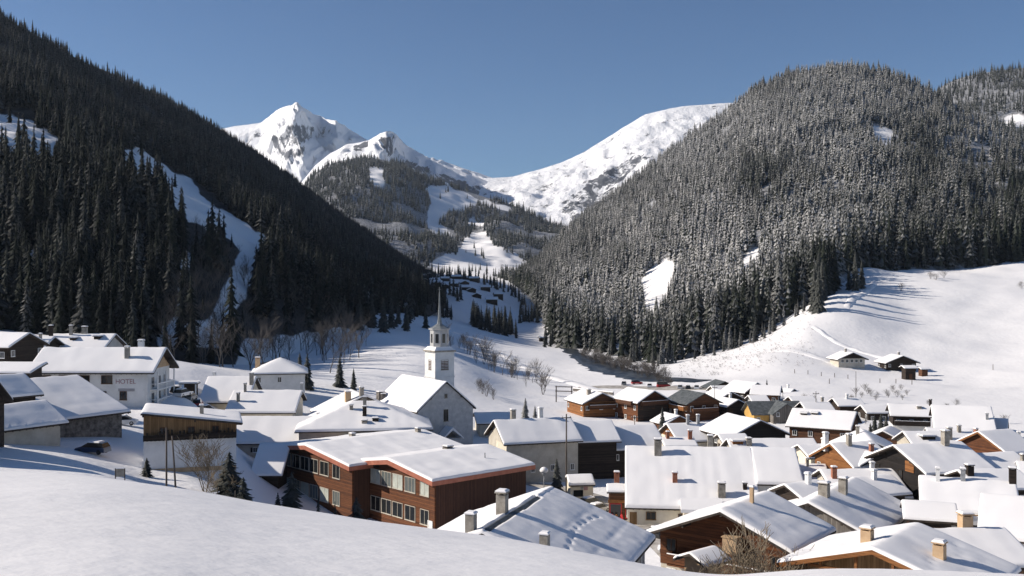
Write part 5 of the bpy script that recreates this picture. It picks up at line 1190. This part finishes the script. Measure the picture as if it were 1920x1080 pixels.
for k, (px, Y, h) in enumerate([(1640,238,5.5),(1652,236,6.2),(1662,240,5),(1632,235,4)]):
    conifer(px, Y, h, 'dark conifer in the clump beside the white-and-timber house', 'conifers beside the white-and-timber house', 1.2, k)
for k, (px, Y, h) in enumerate([(1890,166,4.6),(1904,170,5.4),(1916,165,4.4),(1897,160,3.4)]):
    conifer(px, Y, h, 'snow-dusted conifer in the clump at right edge by reddish chalet', 'conifers at the right edge', 1.3, k, True)
conifer(275, 122, 2.4, 'small dark bush at the left corner of the tall plaster house', None, 1.8, 1)
for k, (px, Y, h, lb) in enumerate([(1592,560,15,'left'), (1604,552,23,'tallest middle'), (1616,558,17,'right')]):
    conifer(px, Y, h, '%s one of three dark conifers alone on the shaded right slope' % lb, None, .75, k)
def plain(px, Y, h, label, group, k, w=1.0):
    p = gp(px, Y); o = obj('conifer', FINE[k % 3]); o.location = p; o.scale = (h*w, h*w, h); o.rotation_euler = (0, 0, rb.random()*6.28); tag(o, label, 'tree', group)
VT = []
for n_, (a0, a1), (y0, y1), (h0, h1) in ((60, (885,975), (630,740), (11,20)), (6, (838,866), (880,930), (13,20)), (14, (792,850), (690,780), (9,15)), (16, (975,1015), (830,900), (11,18)), (8, (1020,1040), (570,660), (9,14))):
    for k in range(n_): VT.append((rb.uniform(a0, a1), rb.uniform(y0, y1), rb.uniform(h0, h1)))
for k in range(60): t = k/59; VT.append((808 + 175*t + rb.uniform(-5, 5), 1330 - 260*t + rb.uniform(-45, 45), rb.uniform(11, 19)))
for k in range(30): VT.append((rb.uniform(800, 1000), rb.uniform(1500, 1900), rb.uniform(11, 20)))
VF = [.08]*len(VT)
for k in range(46):
    t = rb.random(); px_ = 1130 + 400*t; fy = float(np.interp(px_, [1130, 1240, 1330, 1450, 1540], [540, 480, 500, 510, 525])); VT.append((px_, fy - rb.uniform(2, 34)*rb.random(), rb.uniform(5, 15))); VF.append(rb.uniform(.1, .6))
VP = np.array([gp(a_, b_) for a_, b_, c_ in VT]); VH = np.array([c_ for a_, b_, c_ in VT])
merged_forest('forest', 'loose conifers on the valley floor beyond the church and along the sunlit forest edge', VP[:, 0], VP[:, 1], VP[:, 2] - .3, VH, np.array(VF), np.full(len(VH), .2), GEO_NEAR, 55)
for k in range(20):
    px = rb.uniform(560, 800); plain(px, 470 + rb.uniform(-10, 60), rb.uniform(10, 17), 'dark conifer at the shaded wood edge above the field by the church', 'conifers above the church field', k, .95)
o = put('bare_tree', TAN[0], 384, 116, 6.4, 'large tan bare tree in front of the tall grey plaster house', 'tree', None, 1.15)
o = put('bare_tree', TAN[1], 408, 112, 3.6, 'small tan bare bush at the foot of the large tan bare tree', 'tree', None, 1.3)
for k, (px, Y, h) in enumerate([(1372,84,7.4),(1420,86,8.4),(1462,85,6.6)]):
    put('bare_tree', TAN[k % 2], px, Y, h, ('left one of the tan bare shrubs before near brown chalet', 'middle one of the tan bare shrubs before near brown chalet', 'right one of the tan bare shrubs before near brown chalet')[k], 'shrub', 'tan shrubs before the near chalet', 1.1)

# ------------------------------------------------------------------ poles, posts and street furniture
def pole(px, Y, h, label, name='utility_pole', cat='pole', lean=0.0, r=.14, arm=True, mat='pole_wood', group=None, dz=0):
    p = gp(px, Y); root = empty(name, (p[0], p[1], p[2] + dz), .2); tag(root, label, cat, group)
    b = MB(); b.tube([(0, 0, -1), (lean*h*.5, 0, h*.5), (lean*h, 0, h)], [r, r*.85, r*.7], 8); b.build('shaft', MAT[mat], root)
    if arm:
        b = MB(); b.box(lean*h - .9, lean*h + .9, -.06, .06, h - .75, h - .6); b.build('crossarm', MAT[mat], root)
        for x in (-.75, 0, .75):
            b = MB(); b.lathe([(.05, h-.6), (.08, h-.5), (.05, h-.38)], 6, 0, (lean*h + x, 0)); b.build('insulator', MAT['grey_metal'], root)
    return root
pole(1062, 176, 14.5, 'tall dark utility pole beside the conifer in front of grey house', r=.17)
pole(312, 104, 6.9, 'straight wooden pole standing before the tall grey plaster house', r=.11, arm=False)
pole(331, 104, 6.4, 'leaning wooden pole right of the straight one before plaster house', r=.11, lean=-.07, arm=False)
pole(441, 110, 2.6, 'short thin post in front of the low conifer bush', 'post', 'post', 0, .06, False)
pole(1605, 300, 9, 'thin pole at the upper edge of village under the lone chalets', r=.1, arm=False)
pole(1468, 285, 5, 'thin dark post by the small white roof right of yellow building', 'post', 'post', 0, .09, False)
pole(1222, 158, 5, 'slim grey street post on the slushy street by the cream house', 'post', 'post', 0, .06, False, 'grey_metal')
# lamp with a snow cap on the square
p = gp(1020, 178); root = empty('street_lamp', p); tag(root, 'street lamp with a round snow cap on the small square', 'street lamp')
b = MB(); b.tube([(0, 0, -.5), (0, 0, 3.2)], [.09, .07], 8); b.build('post', MAT['grey_metal'], root)
b = MB(); b.lathe([(.2, 3.2), (.42, 3.5), (.46, 3.8), (.2, 3.9)], 10); b.build('lantern', MAT['grey_metal'], root)
b = MB(); b.lathe([(.6, 3.78), (.78, 3.95), (.7, 4.3), (.4, 4.6), (.05, 4.7)], 12, 0, (0, 0), 0, True); b.build('snow_cap', MAT['roof_snow'], root)
# grey sign box on the snow
p = gp(225, 101); root = empty('sign_board', p, .1); tag(root, 'small grey framed sign standing alone in the snow', 'sign')
b = MB(); b.box(-.42, .42, -.03, .03, .35, 1.15); b.build('panel', MAT['chimney_stone'], root)
b = MB(); b.box(-.5, -.421, -.05, .05, -.5, 1.2); b.build('leg', MAT['pole_wood'], root); b = MB(); b.box(.421, .5, -.05, .05, -.5, 1.2); b.build('leg', MAT['pole_wood'], root)
b = MB(); b.box(-.5, .5, -.08, .08, 1.2, 1.3); b.build('snow_cap', MAT['roof_snow'], root)
# shelter behind the hotel
p = gp(356, 212); root = empty('shelter', p, .05); tag(root, 'white-framed shelter with flat snowy roof behind the hotel', 'shelter')
for x in (-1.6, 1.5):
    b = MB(); b.box(x - .12, x + .12, -1.2, -1.0, -1.5, 3.3); b.build('post', MAT['white_paint'], root)
b = MB(); b.box(-2.0, 1.9, -1.5, 1.4, 3.3, 3.5); b.build('roof', MAT['roof_boards'], root)
b = MB(); b.box(-2.0, 1.9, -1.5, 1.4, 3.502, 3.85); b.build('roof_snow', MAT['roof_snow'], root)
b = MB(); b.box(-1.48, 1.38, .9, 1.1, -1.5, 3.3); b.build('back_wall', MAT['dark_wood'], root)
b = MB(); b.box(-.6, 1.0, -.95, .85, -.2, .9); b.build('bin', MAT['white_plaster'], root)
# gate-shaped frame by the valley road
p = gp(1058, 318); root = empty('gate_frame', p, -.2); tag(root, 'dark gate-shaped timber frame beside the valley road', 'gate')
for x in (-2.6, 2.4):
    b = MB(); b.box(x - .16, x + .16, -.16, .16, -1, 5.4); b.build('post', MAT['pole_wood'], root)
for z in (3.6, 5.0):
    b = MB(); b.box(-2.9, 2.7, -.1, .1, z, z + .28); b.build('beam', MAT['pole_wood'], root)
# low stone wall and bridge rail by the river
for (a0, b0, lb) in (((1075,352),(1150,338),'low wall with snow on top along the valley road before the river'), ((955,250),(1010,246),'low snow-topped wall behind the grey house right of church')):
    A_, B_ = gp(*a0), gp(*b0); d = B_ - A_; L_ = float(np.hypot(d[0], d[1])); root = empty('wall', (A_ + B_)/2, math.atan2(d[1], d[0])); tag(root, lb, 'wall')
    b = MB(); b.box(-L_/2, L_/2, -.25, .25, -2, 1.1); b.build('stonework', MAT['field_stone'], root)
    b = MB(); b.box(-L_/2, L_/2, -.32, .32, 1.1, 1.4); b.build('snow_cap', MAT['roof_snow'], root)

# ------------------------------------------------------------------ cars
def car_parts(van=False):
    """profile lofted across the width: body, glass band, wheels; x forward, z up"""
    Lc, W, H = (4.9, 1.95, 2.15) if van else (4.2, 1.75, 1.48)
    low = [(-.5, .28), (-.49, .62), (-.47, .9 if not van else 1.1), (.33, .95 if not van else 1.15), (.47, .78 if not van else .95), (.5, .55), (.49, .28)]
    b = MB(); secs = []
    for y, k in ((-1, .92), (-.9, 1), (.9, 1), (1, .92)):
        secs.append([(x*Lc*(.985 if abs(y) == 1 else 1), y*W/2, .28 + (z-.28)*k) for x, z in low])
    n = len(low); vs = [v for s_ in secs for v in s_]; fs = []
    for i in range(3):
        for j in range(n): j2 = (j+1) % n; fs.append((i*n+j, i*n+j2, (i+1)*n+j2, (i+1)*n+j))
    fs += [tuple(range(n)), tuple(range(3*n, 4*n))[::-1]]; b.add(vs, fs)
    cab = [(-.47, .9), (-.40 if not van else -.46, H-.05), (-.3, H), (.08 if not van else .18, H), (.3 if not van else .36, .93)] if not van else [(-.47, 1.1), (-.46, H-.08), (-.42, H), (.2, H), (.36, 1.14)]
    g = MB(); vs = []; m = len(cab)
    for y, k in ((-1, 1), (1, 1)):
        for x, z in cab: vs.append((x*Lc, y*W/2*(.93 if z < 1.2 else .76 if not van else .86), z))
    g.add(vs, [tuple(range(m)), tuple(range(m, 2*m))[::-1]] + [(j, (j+1) % m, m+(j+1) % m, m+j)[::-1] for j in range(m)])
    r = MB(); ty = W/2*(.74 if not van else .85); x0, x1 = cab[2][0]*Lc - .05, cab[3][0]*Lc + .05
    r.add([(x, y, z) for z, q in ((H+.003, 1), (H+.05, .98), (H+.17, .86)) for x, y in ((x0*q + .0, -ty*q), (x1*q, -ty*q), (x1*q, ty*q), (x0*q, ty*q))], [(0,3,2,1),(8,9,10,11)] + [(k+i, k+(i+1)%4, k+4+(i+1)%4, k+4+i) for k in (0, 4) for i in range(4)])
    wh = MB(); wh.lathe([(.18, -.1), (.31, -.1), (.33, -.06), (.33, .06), (.31, .1), (.18, .1), (.17, .06)], 14, 0)
    hd = MB(); hd.box(-.02, .03, -.16, .16, -.07, .07)
    return b, g, r, wh, hd, Lc, W
CARM = {}
for van in (False, True):
    b, g, r, wh, hd, Lc, W = car_parts(van)
    CARM[van] = (b, g.mesh('cabin_glass', MAT['window_glass']), r.mesh('roof_snow', MAT['roof_snow']), wh.mesh('wheel', MAT['black_rubber']), hd.mesh('headlight', MAT['white_paint']), Lc, W, {})
def car(px, Y, rz, paint, label, van=False, group=None, dz=.0, snow=True, name=None):
    b, g, r, wh, hd, Lc, W, cache = CARM[van]
    if paint not in cache: cache[paint] = b.mesh('body', MAT[paint])
    p = gp(px, Y); root = empty(name or ('van' if van else 'parked_car'), (p[0], p[1], p[2] + dz), R(rz)); tag(root, label, 'van' if van else 'car', group)
    obj('body', cache[paint], root); obj('cabin_glass', g, root)
    if snow: obj('roof_snow', r, root)
    for x in (-.31, .31):
        for y in (-1, 1): obj('wheel', wh, root, Matrix.Translation((x*Lc, y*(W/2 - .08), .33)) @ Matrix.Rotation(R(90), 4, 'X'))
    for y in (-1, 1): obj('headlight', hd, root, Matrix.Translation((Lc*.488, y*W*.34, .66)))
    return root
car(174, 128, 170, 'car_blue', 'dark blue parked car with snowy roof under the big barn eave')
car(232, 158, 10, 'car_white', 'white parked car with snow on it between barn and hotel')
CC = [('car_bright_blue','bright blue parked car nearest the hotel in the parking area'),('car_silver','silver parked car beside the bright blue one behind hotel'),('car_black','black parked car in front row of hotel parking area'),('car_white','white parked car at front left of hotel parking area'),('car_grey','grey parked car in the middle of hotel parking area'),('car_red','red parked car at right side of hotel parking area'),('car_blue','dark blue parked car at right front of hotel parking area'),('car_silver','silver parked car furthest right in hotel parking area'),('car_black','black parked car at the back of hotel parking area')]
for k, (c_, lb) in enumerate(CC):
    car((334,350,330,342,356,370,384,372,388)[k], (196,199,190,186,189,192,188,198,195)[k], 80 + 11*(k % 3), c_, lb, False, 'cars parked behind the hotel')
car(1263, 128, 112, 'car_white', 'white van with snow parked on the slushy street left of brown chalet', True)
car(1212, 112, 75, 'car_blue', 'dark car in shade at the right eave of the nearest snow roof')
car(1244, 360, 4, 'car_red', 'red van parked at the far edge of the village', True, snow=False)
car(1194, 374, 10, 'car_red', 'red parked car left of the red van at the village edge', snow=False)
for k, (px, Y, c_, lb) in enumerate([(1170,372,'car_grey','grey parked car by the river left of the red car'),(1218,362,'car_white','white parked car between the red car and red van'),(1275,352,'car_silver','silver parked car right of the red van'),(1290,350,'car_black','black parked car second right of the red van'),(1306,348,'car_white','white parked car at right end of the row by red van')]):
    car(px, Y, 82, c_, lb, False, 'cars parked at the village edge')
car(1096, 158, 20, 'car_silver', 'snow-covered silver car parked near the little market hut')

for k in range(26):
    plain(1532 + 38*k/25 + rb.uniform(-8, 8), 500 + 150*k/25 + rb.uniform(-10, 10), rb.uniform(20, 27), 'tall dark conifer at the forest corner casting long shadows on the right slope', 'tall conifers at the forest corner', k, .8)

for k in range(44):
    px = rb.uniform(325, 470); Y = rb.uniform(310, 450)
    put('bare_tree', BARE[k % 4], px, Y, rb.uniform(8, 14), 'bare grey tree on the open shaded slope below the snow gully', 'tree', 'bare trees below the snow gully', rb.uniform(.8, 1.2))
car(1108, 168, 35, 'car_grey', 'grey snow-covered car on the small square right of the market hut')
car(1122, 163, 40, 'car_white', 'white car on the square beside the snow-covered grey one')
car(1230, 143, 118, 'car_black', 'black car on the slushy street in front of the cream house')

for k, (px, Y, h) in enumerate([(1490,380,1.6),(1515,378,1.6),(1540,376,1.6),(1565,374,1.6),(1590,372,1.6),(1862,395,2.2),(1555,352,1.8),(1650,360,1.6),(1680,358,1.6),(1710,356,1.6)]):
    p = gp(px, Y); root = empty('fence_post', p); tag(root, 'thin dark fence post standing in the snow of the meadow', 'post', 'fence posts on the meadow')
    b = MB(); b.tube([(0, 0, -.5), (0, 0, h)], [.13, .11], 6); b.build('shaft', MAT['pole_wood'], root)
for k, (px, Y, h, lb) in enumerate([(1340,298,7,'utility pole behind the grey-roofed third chalet'),(1530,262,8,'utility pole beside the roof with two hatches'),(1775,238,8,'utility pole behind the ochre lodge roof'),(1190,232,7,'utility pole left of the yellow-gabled house')]):
    pole(px, Y, h, lb, r=.11)
for k in range(26):
    put('shrub', SHRUB[k % 3], rb.uniform(1420, 1900), rb.uniform(245, 300), rb.uniform(1.5, 3.4), 'bare garden shrub between the houses in the right part of the village', 'shrub', 'garden shrubs in the village', 1.1)
# ------------------------------------------------------------------ camera, sun and sky
cam = bpy.data.cameras.new('camera'); cam.lens = 35.0; cam.sensor_width = 36.0; cam.clip_start = .1; cam.clip_end = 40000
co_ = bpy.data.objects.new('camera', cam); link(co_); co_.location = (0, 0, 0); co_.rotation_euler = (R(90), 0, 0)
scene.camera = co_
SUN_EL, SUN_AZ = 28.5, 87.0      # azimuth counted from +Y towards -X
sd = Vector((-math.sin(R(SUN_AZ)) * math.cos(R(SUN_EL)), math.cos(R(SUN_AZ)) * math.cos(R(SUN_EL)), math.sin(R(SUN_EL))))
sun = bpy.data.lights.new('sun', 'SUN'); sun.energy = 5.0; sun.angle = R(.53); sun.color = (1, .91, .81)
so = bpy.data.objects.new('sun', sun); link(so); so.rotation_euler = (-sd).to_track_quat('-Z', 'Y').to_euler(); so.location = (-300, 100, 250)
w = bpy.data.worlds.new('World'); scene.world = w; w.use_nodes = True; nt = w.node_tree; nt.nodes.clear()
wo = nt.nodes.new('ShaderNodeOutputWorld'); bg = nt.nodes.new('ShaderNodeBackground'); sky = nt.nodes.new('ShaderNodeTexSky')
sky.sky_type = 'NISHITA'; sky.sun_disc = False; sky.sun_elevation = R(SUN_EL); sky.sun_rotation = R(-SUN_AZ)
sky.altitude = 1500; sky.air_density = 1.0; sky.dust_density = 0.0; sky.ozone_density = 6.0
bg.inputs['Strength'].default_value = .07
nt.links.new(sky.outputs[0], bg.inputs[0]); nt.links.new(bg.outputs[0], wo.inputs[0])
scene.view_settings.view_transform = 'Standard'; scene.view_settings.look = 'None'; scene.view_settings.exposure = .36; scene.view_settings.gamma = 1
scene.cycles.max_bounces = 6; scene.cycles.diffuse_bounces = 3

# ------------------------------------------------------------------ the air of the valley
HZ = 0.00003
hb = MB(); hb.box(-9000, 9000, -60, 6900, -75, 1080)
hm = bpy.data.materials.new('haze'); hm.use_nodes = True; hnt = hm.node_tree; hnt.nodes.clear()
ho = hnt.nodes.new('ShaderNodeOutputMaterial'); pv = hnt.nodes.new('ShaderNodeVolumePrincipled'); pv.inputs['Density'].default_value = HZ; pv.inputs['Color'].default_value = (.72, .84, 1, 1); pv.inputs['Anisotropy'].default_value = .2
hnt.links.new(pv.outputs[0], ho.inputs['Volume']); MAT['haze'] = hm
tag(hb.build('haze', hm), kind='stuff')
